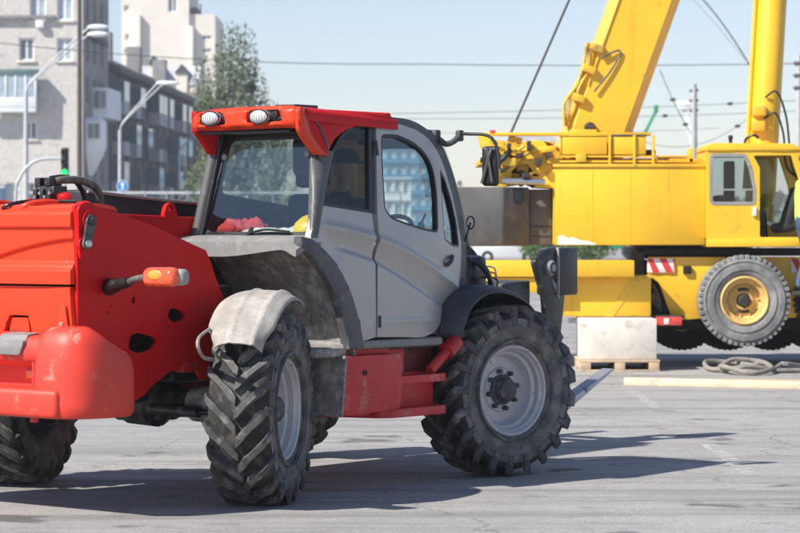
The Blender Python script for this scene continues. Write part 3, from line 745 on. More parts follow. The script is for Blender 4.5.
# A pillar
apo = [(1.382, 2.572), (1.606, 2.56), (1.795, 2.507), (1.987, 2.421), (2.117, 2.288), (2.236, 2.11), (2.32, 1.916), (2.333, 1.713), (2.347, 1.532), (2.264, 1.352), (2.015, 1.159), (1.86, 1.05)]
apc = [(p.x, p.z) for p in curve([(a, 0, b) for a, b in apo], 4)]
di = [p for p in door if p[0] > 1.38 and not (p[1] < 1.055)]
di = [(p[0]-.004, p[1]) for p in door[2:27]]
bm = nb(); sheet(bm, apc+di[::-1], [], fside(-.004), .07, .05); obj('front_pillar', bm, 'frame_grey', tele, 60)
# left side of the cab: mirrored frame with glass
def lside(off=0.): return lambda u, z, d: Vector((u, -.06+.13*max(0, z-1.7)-off-d+ (0.10*(u-1.6)**2 if u > 1.6 else 0), z))
bm = nb(); ls = [(.45, 1.0), (.45, 1.75), (.60, 2.46), (1.38, 2.57), (1.795, 2.507), (1.987, 2.421), (2.236, 2.11), (2.333, 1.713), (2.264, 1.352), (1.86, 1.05)]
lw = rounded([(.62, 2.04), (.68, 2.40), (1.40, 2.46), (1.78, 2.38), (2.08, 2.12), (2.20, 1.80), (1.9, 1.90)], .06)
sheet(bm, ls, [lw], lside(), .04, .12); obj('cab_side_frame', bm, 'frame_grey', tele)
bm = nb(); sheet(bm, inset(lw, -.005), [], lside(-.02), .005, .2); obj('side_glass', bm, 'cab_glass', tele, 60)
# rear quarter window and its post
rq = [(.555, 1.950), (1.072, 1.903), (1.10, 2.1), (1.165, 2.520), (1.05, 2.505), (.93, 2.475), (.84, 2.43), (.775, 2.372), (.71, 2.30), (.66, 2.205), (.61, 2.08)]
bm = nb(); rqd = dense(rounded(rq, .03)); ring(bm, inset(rqd, -.004), inset(rqd, .022), fside(-.004), .04); obj('quarter_frame', bm, 'black', tele)
bm = nb(); sheet(bm, inset(rq, .015), [], fside(-.02), .005, .1); obj('quarter_glass', bm, 'dark_glass', tele, 60)
bm = nb(); sheet(bm, [(1.068, 1.90), (1.106, 1.90), (1.20, 2.525), (1.16, 2.525)], [], fside(-.008), .04, .08); obj('centre_post', bm, 'black', tele)
rp = curve([(.400, 0, 1.752), (.45, 0, 1.85), (.503, 0, 1.947), (.555, 0, 2.07), (.594, 0, 2.17), (.66, 0, 2.29)], 4)
def rpil(s, t, th=0):
    z = 1.735+.585*s
    ox = .40+.40*(z-1.75)+.10*max(0, z-2.1)
    A = Vector((.445+.20*(z-1.75), .975-.14*(z-1.75), z)); Bp = Vector((ox+.075, vside(ox, z)+.008, z)); K = Vector((ox-.035, vside(ox, z)+.012, z))
    p = A*(1-t)**2+K*2*t*(1-t)+Bp*t*t
    return p+Vector((th*.7, -th, 0))
bm = nb(); grid(bm, 14, 12, rpil, th=.03); obj('rear_pillar', bm, 'pillar_grey', tele, 60)
# --- cab rear window
def frear(off=0.): return lambda v, z, d: Vector((.455+.20*(z-1.75)+.015*((v-.48)/.5)**2-off-d, v, z))
ro = [(-.07, 1.73), (.99, 1.73), (.955, 2.0), (.935, 2.3), (.93, 2.50), (.06, 2.50), (.045, 2.3), (-.02, 2.0)]
rh = rounded([(.01, 1.775), (.95, 1.775), (.915, 2.05), (.885, 2.40), (.11, 2.40), (.055, 2.05)], .06)
bm = nb(); sheet(bm, ro, [rh], frear(), .04, .10, rim=.006); obj('rear_frame', bm, 'black', tele)
bm = nb(); sheet(bm, inset(rh, -.012), [], frear(-.006), .005, .12); rg_ = obj('rear_glass', bm, 'cab_glass', tele, 60)
for v_, z_ in ((.11, 2.29), (.855, 2.30)):
    bm = nb(); c = frear(.0)(v_, z_, 0); lathe(bm, [(.022, .0), (.022, -.014), (.012, -.02), (0, -.02)], c=c, axis='x', n=14); obj('glass_fixing', bm, 'trim_grey', rg_)
bm = nb(); tube(bm, curve([frear(.02)(.45, 1.765, 0), frear(.025)(.60, 1.79, 0), frear(.02)(.80, 1.775, 0)], 5), .008, 6); tube(bm, [frear(.03)(.45, 1.745, 0), frear(.0)(.45, 1.80, 0)], .015, 8); obj('wiper', bm, 'black', rg_)
bm = nb()
lp = [frear(.006)(-.058+.11*(z-1.74), z, 0) for z in (1.74, 1.9, 2.05, 2.2, 2.35, 2.42)]
tube(bm, lp, .042, 12); obj('rear_pillar', bm, 'pillar_grey', tele)
bm = nb(); tube(bm, [p+Vector((-.01, .05, 0)) for p in lp], .018, 8); obj('pillar_seal', bm, 'black', tele)
# --- roof
def roof(s, t, th=0):
    # s along u, t around the section from left edge over the top to right edge
    u = .352+1.083*s; x = 2*t-1
    hv = .482-.02*s
    e = abs(x)
    top = 2.625-.035*s-.02*(1-math.cos(x*1.2))
    zz = top-.065*max(0, (e-.80)/.20)**2.0
    edge = sstep(.10, 0, s)
    zz -= .05*edge*edge
    v = .484+hv*(x if e < .8 else math.copysign(.8+.2*math.sin((e-.8)/.2*PI/2), x))
    return Vector((u+th*.0, v, zz-th))
bm = nb(); grid(bm, 24, 40, roof, th=.03); rf = obj('roof', bm, 'red', tele, 60)
vis = rounded([(.0, 2.462), (.2, 2.460), (.80, 2.468), (.93, 2.462), (.955, 2.54), (.93, 2.606), (.85, 2.618), (.3, 2.612), (.10, 2.598), (.03, 2.57)], .03, 3)
vh = [rounded([(.085, 2.50), (.33, 2.50), (.30, 2.585), (.10, 2.585)], .03), rounded([(.51, 2.505), (.84, 2.512), (.81, 2.592), (.53, 2.592)], .03)]
def fvis(v, z, d): return Vector((.325+.03*sstep(2.5, 2.46, z)+.03*sstep(2.58, 2.61, z)+.5*max(0, .06-v)**1.3+.6*max(0, v-.88)**1.3-d, v, z))
bm = nb(); sheet(bm, vis, vh, fvis, .06, .03, rim=.010); obj('rear_visor', bm, 'red_sunlit', tele, 60)
def cleg(s, t, th=0):      # right rear corner of the roof sweeping forward and down to the pillar
    z = 2.606-.315*s; q = sstep(.40, 1, s); q2 = max(0, (s-.45)/.55)**1.4
    A = Vector((.345+.03*sstep(.08, 0, s)+.165*q2, .94+.01*q, z)); Bp = Vector((.47+.15*q2, vside(.5, z)+.026-.02*sstep(.3, 0, s), z)); K = Vector((.36+.17*q2, 1.0-.012*q, z))
    return A*(1-t)**2+K*2*t*(1-t)+Bp*t*t+Vector((th, -th*.5, 0))
bm = nb(); grid(bm, 20, 10, cleg, th=.04); obj('visor_leg', bm, 'red_sunlit', tele, 60)
lg = rounded([(.345, 2.60), (.35, 2.462), (.42, 2.40), (.50, 2.31), (.56, 2.30), (.60, 2.40), (.70, 2.45), (1.35, 2.52), (1.35, 2.59)], .02)
bm = nb(); prism(bm, lg, .0, .045, 'y', .01); obj('visor_leg', bm, 'red', tele, 60)
bm = nb(); box(bm, (.36, .04, 2.49), (.42, .92, 2.60)); box(bm, (.38, .05, 2.44), (.56, .86, 2.455)); obj('visor_recess', bm, 'black', tele)
for vc in (.205, .645):
    e_ = empty('work_lamp', (.345, -vc, 2.545), parent=tele)
    bm = nb(); t = nb(); bmesh.ops.create_uvsphere(t, u_segments=24, v_segments=12, radius=1)
    for q in t.verts: q.co = Vector((q.co.x*.035, q.co.y*.084, q.co.z*.050))+Vector((-.022, 0, 0))
    merge(bm, t); ln_ = obj('lens', bm, 'lens_white', e_)
    bm = nb(); tube(bm, [(-.034, .080*math.cos(a), .047*math.sin(a)) for a in [2*PI*q/28 for q in range(29)]], .006, 6, caps=False); obj('bezel', bm, 'black', ln_)
    for q in range(-3, 4):
        zq = .047*math.sqrt(max(0, 1-(q*.021/.08)**2))*.9; bm = nb(); tube(bm, [(-.022-.036*math.sqrt(max(0, 1-(q*.021/.084)**2-(z_/.05)**2)), q*.021, z_) for z_ in (-zq, -zq*.6, 0, zq*.6, zq)], .0022, 5); obj('lens_rib', bm, 'trim_grey', ln_)
    bm = nb(); t = nb(); bmesh.ops.create_uvsphere(t, u_segments=24, v_segments=12, radius=1)
    for q in t.verts: q.co = Vector((q.co.x*.05+.028, q.co.y*.094+.012, q.co.z*.058))
    merge(bm, t); obj('housing', bm, 'black', e_)
bm = nb(); lathe(bm, [(.022, 0), (.022, -.04), (0, -.045)], c=(.36, .78, 2.555), axis='x', n=12); box(bm, (.33, .76, 2.52), (.37, .84, 2.54), .005); obj('lamp_plug', bm, 'black', tele)
bm = nb(); box(bm, (.5, .62, 2.61), (.75, .80, 2.632), .008); obj('roof_hatch', bm, 'black', tele)
# side of the roof
rs = [(.46, 2.58), (.465, 2.46), (.52, 2.38), (.60, 2.285), (.645, 2.28), (.66, 2.315), (.70, 2.365), (.736, 2.40), (.80, 2.437), (.873, 2.467), (1.0, 2.50), (1.177, 2.535), (1.395, 2.555), (1.395, 2.60), (.5, 2.60)]
bm = nb(); sheet(bm, rs, [], lambda u, z, d: Vector((u, vside(u, z)+.022+d-.25*max(0, z-2.52), z)), .06, .05, rim=.008); obj('roof_side', bm, 'red', tele, 60)
for pts in ([(.50, 2.572), (.56, 2.50), (.61, 2.42), (.645, 2.33)], [(.50, 2.572), (.62, 2.562), (.80, 2.565)], [(.54, 2.545), (.66, 2.55), (.80, 2.565)]):
    bm = nb(); tube(bm, [Vector((u, vside(u, z)+.026-.25*max(0, z-2.52), z)) for u, z in pts], .009, 6); obj('roof_trim', bm, 'frame_grey', tele)
# black front part of the roof, windscreen
def froof(s, t, th=0):
    k = s*(len(apc)-1)*.30; i = int(k); f = k-i
    a = Vector(apc[i]).lerp(Vector(apc[min(i+1, len(apc)-1)]), f)
    vr = vside(a.x, a.y)-.01; vl = -.06+.13*max(0, a.y-1.7)
    return Vector((a.x, vl+(vr-vl)*t, a.y+.03*math.sin(PI*t)-th))
bm = nb(); grid(bm, 12, 12, froof, th=.04); obj('front_roof', bm, 'dark_plastic', tele, 60)
bm = nb(); grid(bm, 10, 10, lambda s, t, th=0: Vector((2.0+.33*math.sin(s*PI/2)+.06*math.sin(PI*t)-th, .02+.90*t, 2.40-.95*s)), th=.006); obj('windscreen', bm, 'cab_glass', tele, 60)
bm = nb(); box(bm, (1.9, -.05, .98), (2.30, .93, 1.45), .05); box(bm, (1.75, .1, 1.45), (2.25, .85, 1.58), .05, 3); obj('dashboard', bm, 'interior', tele)
bm = nb(); box(bm, (.80, -.05, .96), (2.0, .96, 1.02), .01); obj('cab_floor', bm, 'interior', tele)
bm = nb(); box(bm, (.52, -.03, 1.69), (.86, .98, 1.755), .02); obj('rear_shelf', bm, 'interior', tele)
bm = nb(); box(bm, (.55, .02, 2.44), (1.9, .9, 2.50), .02); obj('headliner', bm, 'interior', tele)
st = empty('seat', (1.42, -.50, 1.02), parent=tele)
def sb(name, lo, hi, r, m='seat', rot=None):
    bm = nb(); box(bm, lo, hi, r, 3, rot); return obj(name, bm, m, st)
sb('seat_base', (-.2, -.2, 0), (.2, .2, .32), .03); sb('cushion', (-.25, -.25, .32), (.25, .25, .46), .05)
sb('backrest', (-.36, -.24, .44), (-.24, .24, 1.02), .05, rot=Matrix.Rotation(R(-8), 3, 'Y')); sb('headrest', (-.42, -.14, 1.06), (-.32, .14, 1.26), .04)
for sgn in (-1, 1): sb('armrest', (-.2, .26*sgn-.03, .60), (.15, .26*sgn+.03, .66), .02)
bm = nb(); t = [(1.93+.07*math.cos(a)*.8, .50+.175*math.sin(a), 1.80+.155*math.cos(a)*.55) for a in [2*PI*k/24 for k in range(25)]]
tube(bm, t, .017, 8, caps=False); tube(bm, [(1.93, .34, 1.80), (1.93, .66, 1.80)], .012, 6); tube(bm, [(1.93, .5, 1.80), (2.1, .5, 1.5)], .03, 8); obj('steering_wheel', bm, 'black', tele)
bm = nb(); tube(bm, [(1.80, .86, 1.55), (1.78, .88, 1.78)], .012, 8); lump(bm, (1.78, .88, 1.80), (.03, .03, .045), .1); tube(bm, [(1.70, .80, 1.6), (1.86, .86, 1.9)], .01, 6); obj('control_lever', bm, 'black', tele)
bm = nb(); box(bm, (.62, .66, 2.15), (.72, .84, 2.42), .04, 3); obj('speaker_box', bm, 'black', tele)
# --- below the door
bm = nb(); box(bm, (.76, .60, .975), (1.86, 1.02, 1.035), .02); obj('cab_sill', bm, 'grey_plastic', tele)
tb = [(.70, .53), (.66, .60), (.72, .94), (.78, .965), (1.30, .96), (1.34, .93), (1.335, .60), (1.30, .555), (.85, .50)]
bm = nb(); t = nb()
def tank(s_pts, v):
    return [(u, v, z) for u, z in s_pts]
outer = [(.70, .545), (.745, .935), (1.315, .935), (1.345, .90), (1.33, .575), (1.29, .555), (.80, .535)]
prism(bm, rounded(outer, .03), .70, 1.055, 'y', .012)
prism(bm, [(.68, .935), (.745, .935), (1.315, .935), (1.30, .985), (.70, .985)], .70, .97, 'y', .008)
obj('tool_box', bm, 'dusty_red', tele)
bm = nb(); sheet(bm, [(.0, 0), (1, 0), (1, 1), (0, 1)], [], lambda a, b, d: Vector((.683+.045*b-d-.03*(1-a)-.02*(1-b)*0, .62+.437*a, .535+.405*b)), .02, .2); obj('box_end', bm, 'liner', tele)
bm = nb(); lathe(bm, [(.02, 1.05), (.02, 1.064), (.012, 1.064), (.012, 1.058), (0, 1.058)], c=(.93, 0, .82), n=14); obj('box_lock', bm, 'black', tele)
bm = nb(); box(bm, (.46, .70, .93), (.80, 1.02, 1.0), .03); obj('mud_lip', bm, 'liner', tele)
bm = nb(); prism(bm, [(.75, .52), (1.25, .50), (1.9, .50), (1.9, .97), (.75, .97)], .55, .90, 'y', .01); obj('chassis_side', bm, 'dusty_red', tele)
for z0, z1, m_ in ((.72, .775, 'dusty_red'), (.49, .55, 'dusty_red')):
    bm = nb(); prism(bm, rounded([(1.10, .62), (1.92, .62), (1.92, 1.00), (1.86, 1.03), (1.30, 1.03), (1.20, .97)], .03), z0, z1, 'z', .006); obj('step', bm, m_, tele)
bm = nb(); tube(bm, [(1.75, .98, .80), (1.95, 1.0, .945)], .035, 12); tube(bm, [(1.92, 1.0, .925), (2.02, 1.01, 1.0)], .062, 14); tube(bm, [(1.80, .95, .77), (2.0, .97, .92)], .02, 8); obj('door_strut', bm, 'dusty_red', tele)
bm = nb(); box(bm, (1.55, .86, .78), (1.9, .9, .97), .01); obj('wheel_guard', bm, 'black_steel', tele)
# --- in front of the cab
bm = nb(); box(bm, (2.28, .30, 1.15), (2.70, .80, 1.60), .05)
for k in range(5): tube(bm, curve([(2.45+.03*k, .8, 1.58), (2.58, .86+.01*k, 1.5-.02*k), (2.66, .84, 1.36), (2.6, .8, 1.2)]), .018, 8)
obj('hydraulic_pack', bm, 'black', tele)
for k in range(3):
    bm = nb(); tube(bm, curve([(2.62, .80, 1.52-.04*k), (2.72, .84+.01*k, 1.50-.04*k), (2.70, .85, 1.38-.02*k), (2.66, .84, 1.3)]), .007, 6); obj('wiring', bm, ('cloth_white', 'lens_amber', 'black')[k], tele)
# --- mirror
bm = nb(); tube(bm, curve([(1.97, .90, 2.43), (2.02, .92, 2.40), (2.06, .96, 2.42), (2.10, .98, 2.46)], 4), .022, 8); box(bm, (1.93, .84, 2.42), (1.99, .90, 2.50), .01); box(bm, (2.08, .955, 2.42), (2.13, 1.0, 2.50), .01); obj('mirror_bracket', bm, 'dark_plastic', tele)
bm = nb(); tube(bm, curve([(2.10, .98, 2.475), (2.14, 1.04, 2.472), (2.18, 1.13, 2.468), (2.205, 1.19, 2.44), (2.225, 1.225, 2.36), (2.235, 1.235, 2.22)], 6), .012, 8); obj('mirror_arm', bm, 'dark_plastic', tele)
bm = nb(); box(bm, (2.20, 1.10, 2.10), (2.255, 1.225, 2.385), .025, 3, rot=Matrix.Rotation(R(-14), 3, 'Z')); mh = obj('mirror_head', bm, 'black', tele)
bm = nb(); tube(bm, [(2.185, 1.20, 2.37), (2.18, 1.12, 2.12)], .012, 6); tube(bm, [(2.185, 1.16, 2.38), (2.18, 1.21, 2.13)], .010, 6); obj('mirror_clamp', bm, 'frame_grey', mh)
bm = nb(); tube(bm, [(2.31+.0*k, .93, 1.83+.04*math.cos(a)) if False else (2.34, .90+.035*math.sin(a), 1.84+.045*math.cos(a)) for a in [2*PI*j/14 for j in range(15)]], .006, 6, caps=False); tube(bm, [(2.34, .9, 1.84), (2.30, .88, 1.7)], .008, 6); obj('hand_ring', bm, 'black', tele)
FLIP = False

# ------------------------------------------------------------------ things in the telehandler cab (vehicle frame too)
def tloc(u, v, z):
    a = R(90-TH); return Vector((-1.6457+u*math.cos(a)+v*math.sin(a), 17.5488+u*math.sin(a)-v*math.cos(a), z))
def heap(name, c, s, mat, label, cat, seed, n=7, lumps=.6):
    rnd = random.Random(seed); bm = nb()
    for k in range(n):
        lump(bm, (rnd.uniform(-1, 1)*s[0]*.6, rnd.uniform(-1, 1)*s[1]*.6, s[2]*rnd.uniform(.25, .6)), (s[0]*rnd.uniform(.25, .5), s[1]*rnd.uniform(.2, .4), s[2]*rnd.uniform(.35, .6)), .5, 2.2, 3, seed=seed+k)
    o = obj(name, bm, mat, sharp=80); o.location = tloc(*c); o.rotation_euler[2] = R(90-TH); return tag(o, label, cat)
heap('red_cloth', (.60, .25, 1.755), (.09, .23, .10), 'cloth_red', 'crumpled red cloth lying inside the cab rear window', 'cloth', 3, 10)
heap('white_cloth', (.575, .60, 1.755), (.07, .40, .05), 'cloth_white', 'pale rag spread along the bottom of the cab rear window', 'cloth', 8, 14)
bm = nb(); grid(bm, 28, 12, lambda s_, t, th=0: Vector((-.28+.56*s_, .03*math.sin(s_*19)+.015*math.sin(s_*43)+.01*t, -.62*t-.02*math.sin(s_*7))))
o = obj('hanging_cloth', bm, 'amber_cloth', sharp=80); o.location = tloc(1.80, .20, 2.44); o.rotation_euler[2] = R(90-TH); tag(o, 'amber cloth hanging in folds inside the dark cab quarter window', 'cloth')
bm = nb(); hp_ = [(0, .135)] 
lathe(bm, [(.135, 0), (.132, .04), (.115, .085), (.08, .118), (.03, .135), (0, .137)][::-1], axis='z', n=28)
box(bm, (-.02, -.136, .0), (.02, .136, .10), .0); lathe(bm, [(.15, .0), (.165, .004), (.150, .012)], axis='z', n=28)
o = obj('hard_hat', bm, 'yellow_plastic', sharp=50); o.location = tloc(.62, .86, 1.757); o.rotation_euler = (0, R(-25), R(20)); tag(o, 'yellow helmet behind the right corner of the cab rear window', 'helmet')
bm = nb(); lump(bm, (-.10, .03, .055), (.045, .05, .04), .2, 3, 3); obj('sticker', bm, 'cloth_white', o)

# ------------------------------------------------------------------ people
def body(name, joints, edges, mats, classify, label, loc, rz=0, head=None, extra=None):
    """one continuous figure: skin over a skeleton, baked to a mesh, coloured by zone"""
    names = list(joints); me = bpy.data.meshes.new(name)
    me.from_pydata([joints[k][:3] for k in names], [(names.index(a), names.index(b)) for a, b in edges], [])
    o = bpy.data.objects.new(name, me); col.objects.link(o)
    sk = o.modifiers.new('skin', 'SKIN'); sk.use_smooth_shade = True
    o.modifiers.new('sub', 'SUBSURF').levels = 2
    for i, k in enumerate(names):
        r = joints[k][3]; me.skin_vertices[0].data[i].radius = (r, r) if not isinstance(r, tuple) else r
    me.skin_vertices[0].data[0].use_root = True
    dg = bpy.context.evaluated_depsgraph_get(); ev = o.evaluated_get(dg)
    bm = nb(); bm.from_mesh(ev.to_mesh()); ev.to_mesh_clear()
    bpy.data.objects.remove(o); bpy.data.meshes.remove(me)
    if head:
        hc, hr = head
        t = nb(); bmesh.ops.create_uvsphere(t, u_segments=20, v_segments=14, radius=1)
        for v in t.verts:
            x, y, z = v.co
            jaw = 1-.22*max(0, -z)
            q = Vector((x*hr*.92*jaw+(.012 if x > .55 and abs(z+.05) < .25 and abs(y) < .25 else 0)*2, y*hr*.76*jaw, z*hr*1.15)); v.co = q+Vector(hc)
        merge(bm, t)
        lump(bm, (hc[0]+hr*.92, hc[1], hc[2]-hr*.08), (hr*.16, hr*.12, hr*.22), .0)
        for s in (-1, 1): lump(bm, (hc[0]-hr*.05, hc[1]+s*hr*.76, hc[2]-hr*.02), (hr*.16, hr*.07, hr*.26), 0)
    for f in bm.faces: f.material_index = classify(f.calc_center_median())
    oo = obj(name, bm, mats, sharp=80); oo.location = loc; oo.rotation_euler[2] = rz
    return oo
# operator sitting at the wheel: x forward, seat surface at z .46 above the floor
J = {'pelvis': (0, 0, .50, .13), 'waist': (-.03, 0, .64, .125), 'chest': (-.06, 0, .84, .15), 'neck0': (-.06, 0, 1.0, .075), 'neck': (-.045, 0, 1.07, .055), 'headb': (-.03, 0, 1.13, .06)}
E_ = [('pelvis', 'waist'), ('waist', 'chest'), ('chest', 'neck0'), ('neck0', 'neck'), ('neck', 'headb')]
for s, n_ in ((-1, 'r'), (1, 'l')):
    J.update({'hip'+n_: (.04, s*.10, .50, .095), 'knee'+n_: (.46, s*.14, .50, .065), 'ank'+n_: (.52, s*.14, .08, .045), 'toe'+n_: (.66, s*.15, .04, .04),
              'sh'+n_: (-.05, s*.19, .95, .065), 'el'+n_: (.12, s*.25, .70, .048), 'wr'+n_: (.36, s*.17, .76, .034), 'ha'+n_: (.43, s*.16, .79, .036)})
    E_ += [('pelvis', 'hip'+n_), ('hip'+n_, 'knee'+n_), ('knee'+n_, 'ank'+n_), ('ank'+n_, 'toe'+n_), ('chest', 'sh'+n_), ('sh'+n_, 'el'+n_), ('el'+n_, 'wr'+n_), ('wr'+n_, 'ha'+n_)]
op = body('person', J, E_, ['cloth_dark', 'skin'], lambda c: 1 if c.z > 1.04 or (c.x > .37 and c.z > .7) else 0, '', tloc(1.40, .50, 1.02), R(90-TH), head=((-.01, 0, 1.21), .105))
tag(op, 'person in dark clothes and cap seated in the telehandler cab', 'person')
bm = nb(); lathe(bm, [(.112, 0), (.112, .03), (.10, .07), (.06, .10), (0, .112)][::-1], c=(-.01, 0, 1.235), axis='z', n=24)
box(bm, (.07, -.07, 1.24), (.20, .07, 1.255), .006); obj('cap', bm, 'cloth_dark', op, 50)
for s in (-1, 1):
    for k in range(4):
        bm = nb(); y0 = s*.16+(k-1.5)*.021
        tube(bm, curve([(.44, y0, .79), (.485, y0, .80), (.505, y0, .78), (.495, y0, .755)], 4), .0085, 8); obj('finger', bm, 'skin', op, 80)
    bm = nb(); tube(bm, curve([(.42, s*.16-s*.03, .785), (.455, s*.16-s*.05, .785), (.485, s*.16-s*.048, .77)], 4), .0095, 8); obj('thumb', bm, 'skin', op, 80)
# ------------------------------------------------------------------ crane, drawn from its side elevation (1 drawing unit = 12.885 mm)
KU = .012885
def ex(x): return (x-400)*KU
def ez(y): return 1.8+(228-y)*KU
def e2(pts): return [(ex(x), ez(y)) for x, y in pts]
YN = 33.5
crane = empty('mobile_crane', (ex(690), 34.7, 0), 'yellow mobile crane with raised telescopic boom standing on outriggers', 'crane')
ORG = Vector((ex(690), 34.7, 0))
def ebox(bm, x0, y0, x1, y1, d0, d1, r=.01, **k):
    return box(bm, (ex(x0), d0, ez(max(y0, y1))), (ex(x1), d1, ez(min(y0, y1))), r, **k)
def cpart(name, m, *boxes, parent=None, sharp=38):
    bm = nb()
    for b in boxes: ebox(bm, *b)
    return obj(name, bm, m, parent or crane, sharp)
# carrier
bm = nb(); prism(bm, e2([(649, 257), (1010, 257), (1010, 316), (700, 319), (674, 321), (668, 305), (660, 283), (649, 276)]), YN+.12, YN+.20, 'y', .01); obj('side_skirt', bm, 'crane_yellow', crane)
cpart('carrier_frame', 'dark_steel', (640, 262, 1000, 312, YN+.3, YN+2.4, .03), (655, 312, 1000, 332, YN+.7, YN+1.9, .03))
bm = nb(); ebox(bm, 563, 277, 650, 316, YN-.15, YN+.75, .015); obj('outrigger_box', bm, 'crane_yellow', crane)
bm = nb(); prism(bm, e2([(604, 316), (612, 316), (640, 277), (632, 277)]), YN-.158, YN-.15, 'y'); obj('box_seam', bm, 'crane_yellow_dirty', crane)
cpart('outrigger_beam', 'crane_yellow', (485, 260, 632, 276.3, YN-.35, YN+.5, .012)); cpart('outrigger_beam', 'crane_yellow', (470, 277, 562.5, 292, YN-.30, YN+.5, .012))
cpart('beam_flange', 'crane_yellow_dirty', (560, 275, 652, 278, YN-.17, YN+.75, .004))
for px in (585, 628):
    bm = nb(); tube(bm, [(ex(px), YN+.3, ez(330)), (ex(px), YN+.3, ez(300))], .09, 16); tube(bm, [(ex(px), YN+.3, ez(323.5)), (ex(px), YN+.3, ez(319))], .2, 20); obj('outrigger_jack', bm, 'steel', crane)
cpart('frame_bracket', 'dark_steel', (634, 252, 646, 278, YN+.2, YN+.9, .02), (650, 284, 664, 312, YN+.3, YN+.6, .02))
for k in range(5):
    bm = nb(); tube(bm, curve([(ex(651+2*k), YN+.24, ez(281+3*k)), (ex(657+k), YN+.22, ez(290+2*k)), (ex(654+2*k), YN+.26, ez(300+2*k)), (ex(663), YN+.25, ez(311))]), .022, 8); obj('frame_hose', bm, 'hose', crane)
# hazard plate: white with slanting red stripes
sp = cpart('hazard_plate', 'white_paint', (648, 258.5, 675.5, 272.5, YN+.095, YN+.118, .002))
for x0 in (646.5, 660, 673.5):
    q = [(x0, 258.5), (x0+7, 258.5), (x0+14, 272.5), (x0+7, 272.5)]
    q = [(min(max(x, 648.1), 675.4), y) for x, y in q]
    if max(p[0] for p in q)-min(p[0] for p in q) < 1: continue
    bm = nb(); prism(bm, e2(q), YN+.090, YN+.096, 'y'); obj('stripe', bm, 'stripe_red', sp)
sp2 = cpart('hazard_plate', 'white_paint', (792, 258.5, 822, 272.5, YN+.095, YN+.118, .002))
for x0 in (792, 806):
    bm = nb(); prism(bm, e2([(x0, 258.6), (x0+7, 258.6), (x0+14, 272.4), (x0+7, 272.4)]), YN+.090, YN+.096, 'y'); obj('stripe', bm, 'stripe_red', sp2)
cpart('marker_lamp', 'black', (684, 266, 692, 274, YN+.07, YN+.14, .008))
tl = cpart('tail_lamp', 'lens_red', (655, 316.5, 681, 325, YN-.12, YN+.1, .008)); cpart('lamp_pane', 'white_paint', (663, 318, 668, 324, YN-.127, YN-.1, .003), parent=tl)
cpart('lamp_bracket', 'dark_steel', (650, 315, 684, 317, YN-.1, YN+.15, .003))
def cwheel(px, py, y0, r, wdt, dark=False, rim=True):
    we = empty('wheel', (ex(px)-ORG.x, y0-ORG.y, ez(py)), parent=crane)
    global_org = ORG.copy()
    bm = nb(); rr = 23.5*KU
    prof = [(rr-.01, .04), (rr+.02, .01), (rr+.06, -.012), (r-.10, -.02), (r-.05, -.005), (r-.012, .03), (r, .07), (r, wdt-.07), (r-.012, wdt-.03), (r-.1, wdt), (rr, wdt)]
    lathe(bm, prof, n=64)
    for rad in (rr+.1, r-.075): lathe(bm, [(rad-.008, .0), (rad-.005, -.028), (rad+.005, -.028), (rad+.008, .0)], n=64)
    nl = 46
    for k in range(nl):   # tread blocks on the shoulder
        a = 2*PI*k/nl; t = nb(); box(t, (r-.05, -.008, -.024), (r+.008, .12, .024), .004, 1)
        bmesh.ops.transform(t, matrix=Matrix.Rotation(-a, 4, 'Y'), verts=t.verts[:]); merge(bm, t)
    return we, bm
def local_obj(name, bm, m, parent, sharp=38):
    global ORG
    k = ORG; ORG = Vector((0, 0, 0)); o = obj(name, bm, m, parent, sharp); ORG = k; return o
we, bm = cwheel(742, 300, YN-.28, 45*KU, .36)
local_obj('tyre', bm, 'crane_tyre', we)
rr = 23.5*KU
bm = nb(); lathe(bm, [(rr+.004, .03), (rr+.012, .0), (rr-.008, -.012), (rr-.025, .0), (rr-.035, .05), (rr-.075, .06), (rr-.085, .12), (.2, .15), (.13, .13), (.115, .10), (.10, .10), (.085, .13), (.05, .15), (0, .15)], n=48); local_obj('rim', bm, 'crane_rim', we)
bm = nb(); lathe(bm, [(0, .03), (.06, .035), (.075, .05), (.08, .13)], n=24); local_obj('hub', bm, 'dark_steel', we)
for a in (90, 270):   # hand holes
    bm = nb(); q = [(.165*math.cos(R(a+t))+0, .165*math.sin(R(a+t))) for t in (-28, -14, 0, 14, 28)]+[(.125*math.cos(R(a+t)), .125*math.sin(R(a+t))) for t in (28, 14, 0, -14, -28)]
    prism(bm, q, .125, .15, 'y'); local_obj('hand_hole', bm, 'dark_steel', we)
for k in range(10):
    a = 2*PI*k/10+.1; bm = nb(); lathe(bm, [(.014, .15), (.014, .105), (0, .10)][::-1], c=(.19*math.cos(a), 0, .19*math.sin(a)), n=8); local_obj('wheel_nut', bm, 'crane_rim', we)
for px, py, y0 in ((697, 313, YN+1.75), (838, 300, YN+.1), (838, 313, YN+1.75), (745, 313, YN+1.75), (790, 313, YN+1.75)):
    we2, bm = cwheel(px, py, y0, 43*KU, .36); local_obj('tyre', bm, 'crane_tyre_dark', we2)
    bm = nb(); lathe(bm, [(rr+.004, .03), (rr-.03, .02), (rr-.08, .1), (.1, .12), (0, .12)], n=32); local_obj('rim', bm, 'crane_rim', we2)
# slewing ring
bm = nb(); tube(bm, [(ex(700), YN+1.2, ez(259)), (ex(700), YN+1.2, ez(246))], .75, 40); ebox(bm, 640, 249, 1000, 256, YN+.35, YN+2.3, .02); obj('slew_ring', bm, 'dark_steel', crane)
